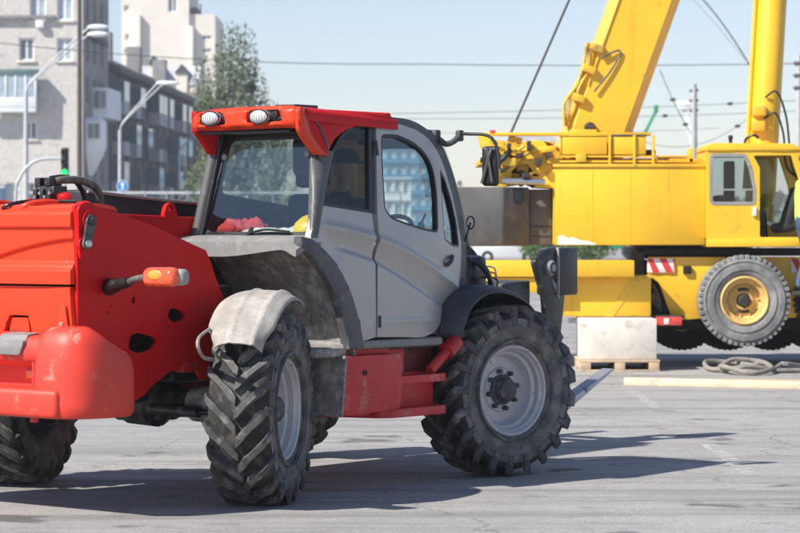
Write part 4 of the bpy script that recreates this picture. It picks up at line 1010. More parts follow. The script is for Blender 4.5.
# superstructure housing
bm = nb(); prism(bm, e2([(555, 167), (705, 166), (705, 245), (555, 245)]), YN-.05, YN+1.0, 'y', .015); hs = obj('engine_housing', bm, 'crane_yellow', crane)
bm = nb(); prism(bm, e2([(557.5, 244.4), (557.5, 236), (562, 235), (568, 238), (573, 237), (580, 240), (588, 241), (595, 243), (596, 244.4)]), YN-.053, YN-.05, 'y'); obj('bare_patch', bm, 'white_paint', hs)
bm = nb(); prism(bm, e2([(534, 187), (545, 176), (555, 168), (555, 244), (553.6, 244), (553.6, 188)]), YN+.05, YN+.9, 'y', .01); obj('rear_gusset', bm, 'crane_yellow', crane)
cpart('cover_edge', 'crane_yellow_dirty', (553, 164, 706, 167.2, YN-.07, YN+1.0, .006))
for px in (592, 630, 668): cpart('panel_seam', 'crane_yellow_dirty', (px, 168, px+.35, 244, YN-.053, YN-.04, .0))
cpart('turntable_frame', 'crane_yellow', (640, 165, 705, 248, YN+1.4, YN+2.3, .02), (705, 238, 815, 247, YN+.0, YN+2.2, .02))
# counterweight
bm = nb(); prism(bm, [(ex(443), YN-.1), (ex(503), YN-.1), (ex(509), YN-.02), (ex(530), YN+.16), (ex(530), YN+2.4), (ex(443), YN+2.4)], ez(246), ez(187), 'z', .025); obj('counterweight', bm, 'counterweight', crane)
bm = nb(); prism(bm, rounded(e2([(515, 187.5), (524, 187.5), (524, 201), (519.5, 205), (515, 201)]), .02), YN+.0, YN+.09, 'y', .004); obj('lifting_pocket', bm, 'black', crane)
cpart('counterweight_slab', 'counterweight', (530, 189, 553, 245, YN+.22, YN+2.3, .02)); cpart('slab_seam', 'black', (530.5, 226, 552, 227, YN+.212, YN+.25, .0), (530.5, 236, 552, 236.8, YN+.212, YN+.25, .0))
# upper deck
cpart('deck_beam', 'crane_yellow', (477, 132, 652, 135.2, YN+.1, YN+.35, .006)); cpart('deck_plate', 'crane_yellow_dirty', (480, 158, 705, 164, YN+.1, YN+2.1, .006))
cpart('locker', 'crane_yellow', (563, 136, 607, 154.5, YN+.0, YN+.5, .012)); cpart('locker', 'crane_yellow', (612, 136, 646, 154.5, YN+.0, YN+.5, .012))
cpart('locker_lid', 'frame_grey', (611, 134.6, 647, 136, YN-.01, YN+.5, .003)); cpart('locker_lid', 'crane_yellow_dirty', (562, 134.9, 608, 136, YN-.01, YN+.5, .003))
for px in (608.5, 633, 652): cpart('rail_post', 'crane_yellow', (px, 135, px+2.6, 165, YN-.03, YN+.05, .006))
for y0 in (155.5, 160.5): cpart('rail', 'crane_yellow', (560, y0, 690, y0+1.8, YN+.0, YN+.05, .004))
cpart('deck_box', 'crane_yellow_dirty', (576, 154, 586, 162, YN-.05, YN+.2, .006)); cpart('deck_box', 'dark_steel', (646, 149, 658, 154, YN+.3, YN+.8, .01)); cpart('deck_box', 'crane_yellow', (690, 148, 694, 162, YN+.1, YN+.4, .006))
bm = nb(); tube(bm, curve([(ex(655), YN+.2, ez(161)), (ex(670), YN+.15, ez(158)), (ex(688), YN+.2, ez(160)), (ex(703), YN+.2, ez(163))]), .035, 8); obj('deck_hose', bm, 'black', crane)
# winch and rear machinery
wn = empty('winch', (ex(520)-ORG.x, YN+1.0-ORG.y, ez(163)), parent=crane)
def wpart(name, bm, m): 
    bmesh.ops.translate(bm, verts=bm.verts[:], vec=Vector((-ex(520), -(YN+1.0), -ez(163)))); return local_obj(name, bm, m, wn)
bm = nb(); lathe(bm, [(.30, -.5), (.30, -.45), (.17, -.45), (.17, .45), (.30, .45), (.30, .5)], c=(ex(543), YN+1.0, ez(163)), n=28); wpart('drum', bm, 'crane_yellow_dirty')
bm = nb(); prism(bm, rounded(e2([(478, 134), (492, 134), (500, 150), (512, 158), (512, 186), (492, 186), (490, 160), (480, 146)]), .03), YN+.1, YN+.18, 'y', .008); wpart('side_frame', bm, 'crane_yellow')
bm = nb(); prism(bm, rounded(e2([(528, 140), (544, 140), (556, 156), (550, 182), (534, 172), (524, 158)]), .05), YN+.12, YN+.20, 'y', .008); wpart('side_frame', bm, 'crane_yellow')
bm = nb(); ebox(bm, 494, 140, 557, 183, YN+.55, YN+1.6, .02); wpart('gap_backing', bm, 'crane_yellow_dirty')  # added backing, darker yellow for the shade seen between castings
bm = nb(); ebox(bm, 505, 150, 550, 176, YN+.44, YN+.56, .02); wpart('dark_backing', bm, 'dark_steel')  # dark plate added behind the castings as shade in the gaps
rnd = random.Random(5)
for k, (x0, y0, x1, y1) in enumerate([(496, 140, 506, 150), (509, 136, 523, 142), (513, 146, 525, 156), (502, 158, 516, 166), (518, 160, 530, 172), (496, 170, 512, 180), (500, 180, 520, 186), (530, 176, 548, 184), (541, 146, 556, 152), (548, 158, 560, 164)]):
    bm = nb(); d = rnd.uniform(-.05, .25); ebox(bm, x0, y0, x1, y1, YN+d, YN+d+.3, .008, rot=Matrix.Rotation(rnd.uniform(-.25, .25), 3, 'Y')); wpart('casting', bm, 'crane_yellow' if k % 3 else 'crane_yellow_dirty')
for k, pts in enumerate([[(488, 150), (500, 146), (512, 152), (524, 146)], [(500, 175), (512, 168), (520, 158), (534, 150), (548, 150)], [(506, 184), (524, 178), (540, 168)], [(490, 140), (497, 156), (494, 172)], [(515, 142), (522, 150), (530, 148), (540, 156)], [(502, 166), (510, 174), (522, 176), (534, 182)]]):
    bm = nb(); tube(bm, curve([(ex(x), YN+.0+.04*k, ez(y)) for x, y in pts]), .03 if k % 2 else .022, 8); wpart('pipe', bm, 'crane_yellow' if k % 2 == 0 else 'crane_yellow_dirty')
bm = nb(); tube(bm, curve([(ex(480), YN-.05, ez(160)), (ex(498), YN-.06, ez(161)), (ex(506), YN-.05, ez(155)), (ex(510), YN, ez(150))]), .035, 8); wpart('cable', bm, 'black')
bm = nb(); tube(bm, [(ex(502), YN-.02, ez(181)), (ex(545), YN-.02, ez(182))], .045, 12); wpart('ram', bm, 'steel')
cpart('warning_lamp', 'lens_red', (490, 129.5, 496, 134, YN+.1, YN+.25, .01))
for k, (x0, y0, x1, y1) in enumerate([(494, 152, 500, 156), (507, 143, 511, 148), (517, 153, 523, 158), (527, 141, 531, 150), (536, 158, 541, 166), (500, 168, 506, 172), (522, 173, 530, 178), (546, 153, 551, 157)]):
    bm = nb(); ebox(bm, x0, y0, x1, y1, YN-.08, YN+.1, .006); wpart('dark_gap', bm, 'dark_steel')  # small dark boxes stand in for shaded gaps in the machinery
for k in range(3): cpart('sheave_bracket', 'dark_steel', (520+12*k, 170, 524+12*k, 186, YN+.1+.1*k, YN+.4+.1*k, .01))
# boom: hexagonal welded section leaning right
ang = math.atan2(47.5, 132.0); du = Vector((math.sin(ang), 0, math.cos(ang))); dn = Vector((math.cos(ang), 0, -math.sin(ang)))
b0 = Vector((ex(601.5), YN+1.0, ez(132)))
def boomsec(bm, s0, s1, wdt, dep, ch):
    hw, hd = wdt/2, dep/2
    sec = [(-hw, -hd+.06), (-hw+.11, -hd), (hw-ch, -hd), (hw, -hd+ch*2.2), (hw, hd-ch*2.2), (hw-ch, hd), (-hw+.11, hd), (-hw, hd-.06)]
    rings = [[bm.verts.new(b0+du*s+dn*a+Vector((0, d, 0))) for a, d in sec] for s in (s0, s1)]
    n = len(sec)
    for j in range(n): bm.faces.new((rings[0][j], rings[0][(j+1) % n], rings[1][(j+1) % n], rings[1][j]))
    bm.faces.new(rings[0]); bm.faces.new(rings[1])
bm = nb(); boomsec(bm, -.45, 12.5, .875, .85, .125); bmo = obj('boom', bm, 'crane_yellow', crane, 20)
bm = nb(); boomsec(bm, 12.3, 17.5, .74, .70, .11); obj('inner_boom', bm, 'crane_yellow', crane, 20)
bm = nb(); fc_ = b0+dn*(-.437+.10)+Vector((0, -.434, 0)); tube(bm, [fc_+du*.55, fc_+du*12], .012, 6); obj('edge_seam', bm, 'crane_yellow_dirty', bmo)
bm = nb(); c = Vector((ex(593), YN+.575, ez(126))); lathe(bm, [(.075, 0), (.075, -.05), (.055, -.07), (0, -.07)], c=c, n=16); obj('pivot_pin', bm, 'dark_steel', bmo)
for k in range(3):
    o_ = -.44-.03*k; pts = [b0+dn*(o_+.05*math.sin(q*3+k))+du*(-.05+q*.35)+Vector((0, -.42-.02*k, 0)) for q in (0, .8, 1.6, 2.4, 3.2)]
    bm = nb(); tube(bm, curve([(p.x, p.y, p.z) for p in pts]), .022, 8); obj('boom_pipe', bm, 'crane_yellow_dirty' if k else 'crane_yellow', bmo)
for s in (.35, .75, 1.05, 3.3, 6.1):
    c = b0+du*s+dn*-.40+Vector((0, -.45, 0)); bm = nb(); box(bm, c-Vector((.09, .05, .05)), c+Vector((.09, .03, .05)), .012, rot=Matrix.Rotation(ang, 3, 'Y')); obj('pipe_clamp', bm, 'crane_yellow_dirty', bmo)
pts = [b0+du*.95+dn*-.30+Vector((0, -.47, 0)), b0+du*1.12+dn*-.10+Vector((0, -.455, 0)), b0+du*.85+dn*-.12+Vector((0, -.455, 0)), b0+du*.5+dn*-.24+Vector((0, -.47, 0))]
bm = nb(); tube(bm, curve([tuple(p) for p in pts]), .014, 8); obj('boom_hose', bm, 'hose', bmo)
cpart('boom_foot', 'crane_yellow', (572, 118, 600, 160, YN+1.45, YN+1.55, .02), (572, 128, 600, 160, YN+.45, YN+.53, .02))
# hoist rope running up to the left of the boom
bm = nb(); tube(bm, [(ex(512.5), YN+.6, ez(132)), (ex(572), YN+.75, ez(-3)), (ex(700), YN+1.0, ez(-294))], .017, 6); obj('hoist_rope', bm, 'wire', crane)
# luffing ram
l0 = Vector((ex(771), YN+1.05, ez(205))); l1 = Vector((ex(783), YN+1.05, ez(0))); ld = (l1-l0).normalized()
bm = nb(); lathe(bm, [(.20, -.2), (.20, 5.2), (.17, 5.25)], axis='z', n=28)
bmesh.ops.transform(bm, matrix=Matrix.Translation(l0) @ Vector((0, 0, 1)).rotation_difference(ld).to_matrix().to_4x4(), verts=bm.verts[:]); lr = obj('luffing_ram', bm, 'crane_yellow', crane)
bm = nb(); tube(bm, [l0+ld*5.2, l0+ld*9.0], .11, 20); obj('ram_rod', bm, 'steel', lr)
bm = nb(); tube(bm, [l0+ld*.2+Vector((-.22, -.05, 0)), l0+ld*5+Vector((-.22, -.05, 0))], .03, 8); obj('ram_pipe', bm, 'crane_yellow', lr)
for s in (1.05, 1.25): 
    c = l0+ld*s; bm = nb(); box(bm, c-Vector((.19, .28, .07)), c+Vector((-.02, .0, .07)), .02); obj('ram_fitting', bm, 'crane_yellow_dirty', lr)
for k in range(2):
    bm = nb(); tube(bm, curve([tuple(l0+ld*(1.15+.28*k)+Vector((-.04, -.22, 0))), tuple(l0+ld*(1.22+.28*k)+Vector((.10, -.27, 0))), tuple(l0+ld*(.95+.2*k)+Vector((.22+.03*k, -.26, 0))), tuple(l0+ld*.5+Vector((.30+.07*k, -.25, 0))), tuple(l0+Vector((.62, -.2, .3-.1*k)))]), .014, 8); obj('ram_hose', bm, 'black', lr)
# cab
cab = empty('cab', (ex(760)-ORG.x, YN+.2-ORG.y, ez(246)), parent=crane); CO = Vector((ex(760), YN+.2, ez(246)))
def kpart(name, bm, m, sharp=38):
    bmesh.ops.translate(bm, verts=bm.verts[:], vec=-CO); return local_obj(name, bm, m, cab, sharp)
YC = YN-.22
shell = rounded(e2([(704.5, 245), (704.5, 150), (711, 146.5), (796, 146.5), (800, 150), (812, 185), (819, 245)]), .03)
wn_ = rounded(e2([(709, 203.5), (709, 155.5), (743, 155.5), (748, 168), (752.5, 190), (752.5, 203.5)]), .05)
dw = rounded(e2([(757.5, 237), (757.5, 168), (751, 156), (788.5, 155.5), (798, 185), (805, 237)]), .02)
bm = nb(); sheet(bm, shell, [wn_, dw], lambda x, z, d: Vector((x, YC-d, z)), .05, .4, rim=.006); kpart('side_wall', bm, 'crane_yellow')
fw = rounded(e2([(712, 225), (712, 156), (788.5, 155.5), (798, 185), (804, 225)]), .02)
bm = nb(); sheet(bm, shell, [fw], lambda x, z, d: Vector((x, YN+.85-d, z)), .05, .4); kpart('far_wall', bm, 'crane_yellow')
bm = nb(); sheet(bm, inset(fw, -.01), [], lambda x, z, d: Vector((x, YN+.84-d, z)), .005, 3); kpart('far_glass', bm, 'crane_glass')
bm = nb(); prism(bm, e2([(704, 146), (711, 143.5), (790, 144), (799, 149), (799, 151), (704, 151)]), YC-.02, YN+.88, 'y', .012); kpart('roof', bm, 'crane_yellow')
bm = nb(); ebox(bm, 705, 237, 818, 246, YC+.05, YN+.8, .01); kpart('floor', bm, 'frame_grey')
bm = nb(); ebox(bm, 705, 152, 706.5, 240, YC+.05, YN+.8, .0); kpart('rear_wall', bm, 'crane_yellow')
bm = nb(); ebox(bm, 704, 239.5, 820, 246.5, YC-.06, YC+.02, .006); kpart('sill', bm, 'crane_yellow')
bm = nb(); sheet(bm, inset(wn_, -.02), [inset(wn_, .022)], lambda x, z, d: Vector((x, YC-.008-d, z)), .03, .5, rim=.006); kpart('window_seal', bm, 'trim_grey')
bm = nb(); sheet(bm, inset(wn_, .01), [], lambda x, z, d: Vector((x, YC+.015-d, z)), .005, 3); kpart('window_pane', bm, 'crane_glass')
bm = nb(); ebox(bm, 710, 189, 752, 190.6, YC-.004, YC+.02, .0); kpart('window_bar', bm, 'trim_grey')
bm = nb(); ebox(bm, 750, 207, 754, 216, YC-.035, YC+.0, .006); kpart('door_handle', bm, 'white_paint')
bm = nb(); ebox(bm, 716, 195, 726, 236, YN+.1, YN+.5, .04); ebox(bm, 726, 222, 740, 236, YN+.1, YN+.5, .04); ebox(bm, 730, 160, 740, 205, YN+.5, YN+.7, .02); kpart('interior_cabinet', bm, 'interior')
bm = nb(); ebox(bm, 775, 222, 797, 232, YN+.0, YN+.45, .05, rot=Matrix.Rotation(R(-8), 3, 'Y')); ebox(bm, 789, 186, 798, 228, YN+.0, YN+.45, .04, rot=Matrix.Rotation(R(18), 3, 'Y')); kpart('seat', bm, 'seat')
bm = nb(); tube(bm, [(ex(765), YN+.1, ez(238)), (ex(763), YN+.1, ez(198))], .025, 8); tube(bm, [(ex(770), YN+.3, ez(238)), (ex(768), YN+.3, ez(212))], .02, 8); ebox(bm, 759, 206, 766, 236, YN+.3, YN+.6, .02); kpart('control_lever', bm, 'black')
bm = nb(); ebox(bm, 776, 192, 785, 206, YN+.2, YN+.24, .01, rot=Matrix.Rotation(R(20), 3, 'Y')); kpart('paper_sheet', bm, 'cloth_white')
bm = nb(); tube(bm, [(ex(733.5), YN+.3, ez(147)), (ex(733.5), YN+.3, ez(138))], .022, 8); ebox(bm, 731.5, 134.5, 735.5, 139, YN+.25, YN+.35, .01); kpart('roof_lamp', bm, 'black')
bm = nb(); tube(bm, curve([(ex(752), YN+.5, ez(147)), (ex(750), YN+.45, ez(139)), (ex(757), YN+.4, ez(134)), (ex(763), YN+.4, ez(137))]), .018, 8); kpart('antenna_cable', bm, 'black')
ORG = Vector((0, 0, 0))

# worker standing on the carrier step at the cab's open doorway
JW = {'pelvis': (0, 0, .93, .12), 'waist': (0, 0, 1.06, .12), 'chest': (.02, 0, 1.28, .145), 'neck0': (.03, 0, 1.44, .075), 'neck': (.045, 0, 1.51, .055), 'headb': (.055, 0, 1.57, .06)}
EW = E_[:5]
for s, n_ in ((-1, 'r'), (1, 'l')):
    st_ = .10*s
    JW.update({'hip'+n_: (0, s*.10, .90, .09), 'knee'+n_: (.05+st_*.4, s*.11, .48, .062), 'ank'+n_: (-.02+st_, s*.11, .08, .045), 'toe'+n_: (.12+st_, s*.12, .035, .04),
               'sh'+n_: (.02, s*.19, 1.40, .065), 'el'+n_: (.04, s*.27, 1.12, .05), 'wr'+n_: (.22, s*.22, .98, .036), 'ha'+n_: (.29, s*.205, .96, .036)})
EW = E_
def wcls(c):
    if c.z < .09: return 2
    if c.z < .95: return 1
    if c.z > 1.50 or c.x > .16: return 3
    return 0
wk = body('person', JW, EW, ['green_vest', 'jeans', 'cloth_dark', 'skin'], wcls, '', (ex(798.5), YN-.42, .98), R(12), head=((.075, 0, 1.65), .108))
tag(wk, 'person in green safety vest and jeans at the yellow crane cab doorway', 'person')
bm = nb(); lathe(bm, [(.128, 0), (.125, .04), (.10, .09), (.05, .12), (0, .127)][::-1], c=(.07, 0, 1.68), axis='z', n=24); obj('hair', bm, 'cloth_dark', wk, 60)
for s in (-1, 1):
    for k in range(4):
        bm = nb(); y0 = s*.205+(k-1.5)*.021; tube(bm, curve([(.30, y0, .96), (.345, y0, .955), (.365, y0, .93), (.36, y0, .905)], 4), .0085, 8); obj('finger', bm, 'skin', wk, 80)
    bm = nb(); tube(bm, curve([(.28, s*.175, .955), (.32, s*.16, .95), (.35, s*.165, .93)], 4), .0095, 8); obj('thumb', bm, 'skin', wk, 80)
ORG = Vector((ex(690), 34.7, 0))
cpart('side_step', 'dark_steel', (788, 290.8, 850, 294, YN-.65, YN+.1, .005))
ORG = Vector((0, 0, 0))

# ------------------------------------------------------------------ things on the ground by the crane
bm = nb(); box(bm, (2.275, 32.75, .145), (3.235, 33.35, .655), .012, 2)
cb = obj('concrete_block', bm, 'concrete'); tag(cb, 'pale concrete block on a wooden pallet under the crane outrigger', 'concrete block')
bm = nb(); box(bm, (2.30, 33.38, .145), (3.22, 33.95, .74), .012, 2)
tag(obj('concrete_block', bm, 'concrete'), 'grey block standing behind the pale concrete block under the outrigger', 'concrete block')
pl = empty('pallet', (2.75, 33.1, 0), 'low wooden pallet under the pale concrete block', 'pallet')
for x in (2.27, 2.70, 3.13):
    bm = nb(); box(bm, (x-2.75, -.42, .02), (x-2.75+.13, .85, .11), .004); obj('runner', bm, 'wood', pl)
for k in range(6):
    bm = nb(); box(bm, (-.49, -.42+.22*k, .111), (.52, -.27+.22*k, .143), .004); obj('slat', bm, 'wood', pl)
for k in range(2):
    bm = nb(); box(bm, (-.49, -.42+.9*k, .0), (.52, -.30+.9*k, .019), .003); obj('slat', bm, 'wood', pl)
bm = nb(); q = [(0, 0), (4.3, -1.65), (4.3, -1.46), (0.02, .16)]
prism(bm, q, 0, .085, 'z', .006); pk = obj('timber_plank', bm, 'plank_wood'); pk.location = (2.56, 29.75, .001); tag(pk, 'long pale timber plank lying on the asphalt before the crane', 'plank')
bm = nb(); box(bm, (.0, .0, 0), (1.9, .09, .05), .005); o = obj('timber_batten', bm, 'wood'); o.location = (3.15, 30.15, .001); o.rotation_euler[2] = R(-6); tag(o, 'thin wooden batten lying behind the long timber plank', 'plank')
rnd = random.Random(2)
pts = []
for k in range(17):
    a = 2*PI*k/8.; pts.append((.38*math.cos(a)*(1+.35*math.sin(k*1.3)), .75*math.sin(a)*(1+.25*math.cos(k*1.1)), .035+.03*(k % 3)+.03*max(0, math.sin(k*.9))))
for x, y, z in ((.55, -.1, .10), (.9, .2, .05), (1.3, -.15, .06), (1.7, .1, .09), (2.1, -.1, .12), (2.6, .0, .2)): pts.append((x, y, z))
bm = nb(); tube(bm, curve(pts, 5), .03, 8); rp_ = obj('rope_sling', bm, 'rope'); rp_.location = (4.28, 32.6, 0); tag(rp_, 'thick grey rope sling heaped below the crane wheel', 'rope')
bm = nb(); tube(bm, curve([(-.1, 0, .03), (.4, .15, .03), (.9, -.1, .04), (1.6, .1, .03), (2.4, -.05, .06)], 6), .03, 8); o = obj('rope_sling', bm, 'rope'); o.location = (4.75, 32.2, 0); tag(o, 'single loose rope strand trailing right from the heaped sling', 'rope')
# ------------------------------------------------------------------ town behind
def facade(bm, org, dx, nrm, wd, ht, rects, th=.35):
    org = Vector(org); dx = Vector(dx).normalized(); nrm = Vector(nrm).normalized()
    hs_ = [[(a0, b0), (a1, b0), (a1, b1), (a0, b1)] for a0, b0, a1, b1 in rects]
    t = nb(); es = []
    for loop in [[(0, 0), (wd, 0), (wd, ht), (0, ht)]]+hs_:
        vs = [t.verts.new((p[0], p[1], 0)) for p in loop]; es += [t.edges.new((vs[i], vs[(i+1) % 4])) for i in range(4)]
    bmesh.ops.triangle_fill(t, edges=es, use_beauty=True)
    ex_ = bmesh.ops.extrude_face_region(t, geom=t.faces[:])
    for v in [g for g in ex_['geom'] if isinstance(g, bmesh.types.BMVert)]: v.co.z = -th
    for v in t.verts: v.co = org+dx*v.co.x+Vector((0, 0, v.co.y))+nrm*v.co.z
    merge(bm, t)
def win_parts(parent, org, dx, nrm, rect, pane='pane', fr=.09, mull=1, fm='window_white', dep=.22):
    org = Vector(org); dx = Vector(dx).normalized(); nrm = Vector(nrm).normalized(); a0, b0, a1, b1 = rect
    def bb(bm, x0, y0, x1, y1, d0, d1):
        q = [org+dx*x+Vector((0, 0, y))+nrm*d for x in (x0, x1) for y in (y0, y1) for d in (d0, d1)]
        v = [bm.verts.new(p) for p in q]
        for f in ((0, 1, 3, 2), (4, 6, 7, 5), (0, 4, 5, 1), (2, 3, 7, 6), (0, 2, 6, 4), (1, 5, 7, 3)): bm.faces.new([v[i] for i in f])
    bm = nb(); d0, d1 = -dep-.06, -dep
    bb(bm, a0, b0, a0+fr, b1, d0, d1); bb(bm, a1-fr, b0, a1, b1, d0, d1); bb(bm, a0+fr, b0, a1-fr, b0+fr, d0, d1); bb(bm, a0+fr, b1-fr, a1-fr, b1, d0, d1)
    for k in range(mull):
        x = a0+(a1-a0)*(k+1)/(mull+1); bb(bm, x-fr*.5, b0+fr, x+fr*.5, b1-fr, d0+.003, d1-.003)
    f = obj('window', bm, fm, parent)
    bm = nb(); bb(bm, a0+fr*.5, b0+fr*.5, a1-fr*.5, b1-fr*.5, d0+.01, d0+.02); obj('pane', bm, pane, f)
    return f
FD = Vector((.038, 1, 0)).normalized(); FN = Vector((1, -.038, 0)).normalized()
# --- building A: grey brick corner block
KA = .075
def ax(x): return (x-400)*KA
def az(y): return 1.8+(228-y)*KA
bA = empty('brick_block', (-23.8, 195, 0), 'tall grey brick apartment block with white framed windows at left edge', 'building')
ORG = Vector((-23.8, 195, 0)); xa = -46.
rect_px = [(30, -6, 46, 20, 'pane_light'), (57, -6, 73, 20, 'pane_light'), (19, 38, 34, 60.5, 'pane'), (57, 38, 72.5, 60.5, 'pane_light'), (24, 121, 37, 139, 'pane'), (57, -50, 73, -26, 'pane'), (30, -50, 46, -26, 'pane'), (-25, -6, -9, 20, 'pane'), (-25, 38, -9, 60, 'pane'), (-40, 121, -24, 142, 'pane')]
rects = [(ax(x0)-xa, az(y1), ax(x1)-xa, az(y0)) for x0, y0, x1, y1, _ in rect_px]
base_r = [(ax(x)-xa, .3, ax(x+13)-xa, 5.2) for x in (-60, -38, -16, 6, 28, 50)]
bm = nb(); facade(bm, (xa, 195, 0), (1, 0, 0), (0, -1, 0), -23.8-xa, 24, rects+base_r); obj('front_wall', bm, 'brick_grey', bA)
for r_, q in zip(rects, rect_px): win_parts(bA, (xa, 195, 0), (1, 0, 0), (0, -1, 0), r_, q[4], .13)
for r_ in base_r: win_parts(bA, (xa, 195, 0), (1, 0, 0), (0, -1, 0), r_, 'pane', .12, 1)
for r_, q in zip(rects, rect_px):
    bm = nb(); box(bm, (xa+r_[0]-.15, 194.85, r_[1]-.16), (xa+r_[2]+.15, 195.0, r_[1]-.02), .01); obj('sill', bm, 'stone_pale', bA)
srect = [(1.2+3.6*c, 2.2+3.05*f_, 2.5+3.6*c, 4.1+3.05*f_) for c in range(3) for f_ in range(7)]
bm = nb(); facade(bm, Vector((-23.8, 195, 0))+FD*.36, FD, FN, 12.6, 24, srect); obj('side_wall', bm, 'brick_dark', bA)  # darker copy of the front brick: this side's shade is in the colour
for r_ in srect: win_parts(bA, Vector((-23.8, 195, 0))+FD*.36, FD, FN, r_, 'pane', .08, 1)
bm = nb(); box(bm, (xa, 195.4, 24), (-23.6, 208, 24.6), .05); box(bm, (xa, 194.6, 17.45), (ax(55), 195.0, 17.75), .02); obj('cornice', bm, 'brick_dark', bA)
bm = nb(); c = Vector((-23.8, 195, 15.55)); box(bm, (c.x+.03, 195.4, 16.2), (c.x+.55, 207.5, 16.6), .02); obj('string_course', bm, 'roof_dark', bA)
# glazed balcony on the front
gb = empty('glazed_balcony', (ax(10)-ORG.x, -1.2, az(113)), parent=bA); GO = Vector((ax(10), 194.2, az(113)))
def gpart(name, bm, m):
    bmesh.ops.translate(bm, verts=bm.verts[:], vec=ORG-GO); return obj(name, bm, m, gb)
x0, x1 = ax(-22), ax(38)
bm = nb(); box(bm, (x0, 194.2, az(113)), (x1, 195, az(109)), .03); box(bm, (x0, 194.2, az(109)), (x1, 194.3, az(98)), .01); box(bm, (x1-.08, 194.3, az(109)), (x1, 195, az(75)), .01); gpart('parapet', bm, 'balcony_white')
bm = nb(); box(bm, (x0-.1, 194.1, az(75)), (x1+.15, 195, az(70)), .03); gpart('roof', bm, 'balcony_green')
for k in range(7):
    x = x0+(x1-.1-x0)*k/6; bm = nb(); box(bm, (x, 194.18, az(98)), (x+.12, 194.3, az(75)), .01); gpart('mullion', bm, 'window_white')
bm = nb(); box(bm, (x0, 194.24, az(98)), (x1-.1, 194.27, az(75))); gpart('pane', bm, 'pane_light')
bm = nb(); box(bm, (ax(36.5), 194.55, az(28)), (ax(44.5), 194.98, az(21)), .04); obj('air_conditioner', bm, 'window_white', bA)
# --- bays on the shaded side
def bay(a0, a1, z0, z1, out, m, point=False):
    be = bA; P0 = Vector((-23.8, 195, 0))
    bm = nb(); lev = [(z0, 1), (z1, 1)]
    if point: lev = [(z0-2.2, .25), (z0-.6, .85), (z0, 1), (z1, 1), (z1+.3, .8)]
    rings = []
    for z, k in lev:
        am = (a0+a1)/2; hw = (a1-a0)/2*(k if point else 1)
        q = [P0+FD*(am-hw)+FN*.02, P0+FD*(am-hw*.8)+FN*out*k, P0+FD*(am+hw*.8)+FN*out*k, P0+FD*(am+hw)+FN*.02]
        rings.append([bm.verts.new((p.x, p.y, z)) for p in q])
    for i in range(len(lev)-1):
        for j in range(4): bm.faces.new((rings[i][j], rings[i][(j+1) % 4], rings[i+1][(j+1) % 4], rings[i+1][j]))
    bm.faces.new(rings[0]); bm.faces.new(rings[-1]); b_ = obj('bay', bm, m, be)
    # windows on the front end of the bay (facing the camera)
    hwz = z1-z0; fx = P0+FD*(a0+.05)
    for k in range(2):
        c = fx+FN*(out*(.22+.42*k)); bm = nb(); box(bm, (c.x, c.y-.10+.05*k, z0+hwz*.3), (c.x+out*.26, c.y+.2, z1-hwz*.12)); obj('pane', bm, 'pane', b_)
# --- building B: long shaded facade receding to the right
PB = Vector((-23.3, 208.2, 0)); LB = 73.
bB = empty('long_facade_block', PB, 'long shaded grey apartment house with balconies receding behind the lamps', 'building'); ORG = PB.copy()
rb_ = []
for c in range(15):
    for f_ in range(4): rb_.append((1.4+4.85*c, 1.6+3.25*f_, 3.5+4.85*c, 3.7+3.25*f_))
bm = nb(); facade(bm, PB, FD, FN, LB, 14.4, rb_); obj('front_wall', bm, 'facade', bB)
rnd = random.Random(11)
for r_ in rb_: win_parts(bB, PB, FD, FN, r_, 'pane_light' if rnd.random() < .12 else 'pane', .12, 1, fm='grey_balcony')
bm = nb(); q = [(0, 0), (14, 0), (14, 14.4), (0, 14.4)]
endp = [PB+Vector((-14, .3, 0)), PB+Vector((-.4, .3, 0))]
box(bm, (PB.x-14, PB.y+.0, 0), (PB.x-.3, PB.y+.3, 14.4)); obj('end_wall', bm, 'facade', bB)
bm = nb(); prf = [(.9, 14.3), (.9, 14.75), (.2, 15.0), (-6.5, 18.2), (-13, 15), (-13, 14.3)]
va = [bm.verts.new(PB+FN*a+Vector((0, 0, z))) for a, z in prf]; vb = [bm.verts.new(PB+FN*a+FD*LB+Vector((0, 0, z))) for a, z in prf]
for j in range(len(prf)): bm.faces.new((va[j], va[(j+1) % 6], vb[(j+1) % 6], vb[j]))
bm.faces.new(va); bm.faces.new(vb); obj('roof', bm, 'roof_dark', bB)
def orient(a, n_, z): return PB+FD*a+FN*n_+Vector((0, 0, z))
def slab(bm, a0, a1, n0, n1, z0, z1):
    v = [bm.verts.new(orient(a, n_, z)) for a in (a0, a1) for n_ in (n0, n1) for z in (z0, z1)]
    for f in ((0, 1, 3, 2), (4, 6, 7, 5), (0, 4, 5, 1), (2, 3, 7, 6), (0, 2, 6, 4), (1, 5, 7, 3)): bm.faces.new([v[i] for i in f])
for c in range(14):
    for f_ in range(1, 4):
        if (c*3+f_) % 4 == 0: continue
        z = 1.2+3.25*f_; a = 1.0+4.85*c+ (2.4 if c % 3 == 1 else 0)
        bm = nb(); slab(bm, a, a+3.0, .03, 1.1, z, z+.15); slab(bm, a, a+3.0, 1.04, 1.1, z+.15, z+1.1); slab(bm, a, a+.06, .03, 1.04, z+.15, z+1.1); slab(bm, a+2.94, a+3., .03, 1.04, z+.15, z+1.1)
        bl = obj('balcony', bm, rnd.choice(['grey_balcony', 'facade', 'balcony_green', 'fence_metal']), bB)
        if rnd.random() < .5:
            bm = nb(); slab(bm, a, a+3.0, 1.05, 1.09, z+1.1, z+2.7); slab(bm, a+.01, a+.05, .04, 1.04, z+1.1, z+2.7); obj('glazing', bm, 'pane', bl)
for c in range(16):
    bm = nb(); slab(bm, .1+4.85*c, .5+4.85*c if c < 15 else 72.9, .03, .14, 0, 14.2); obj('pilaster', bm, 'facade', bB)
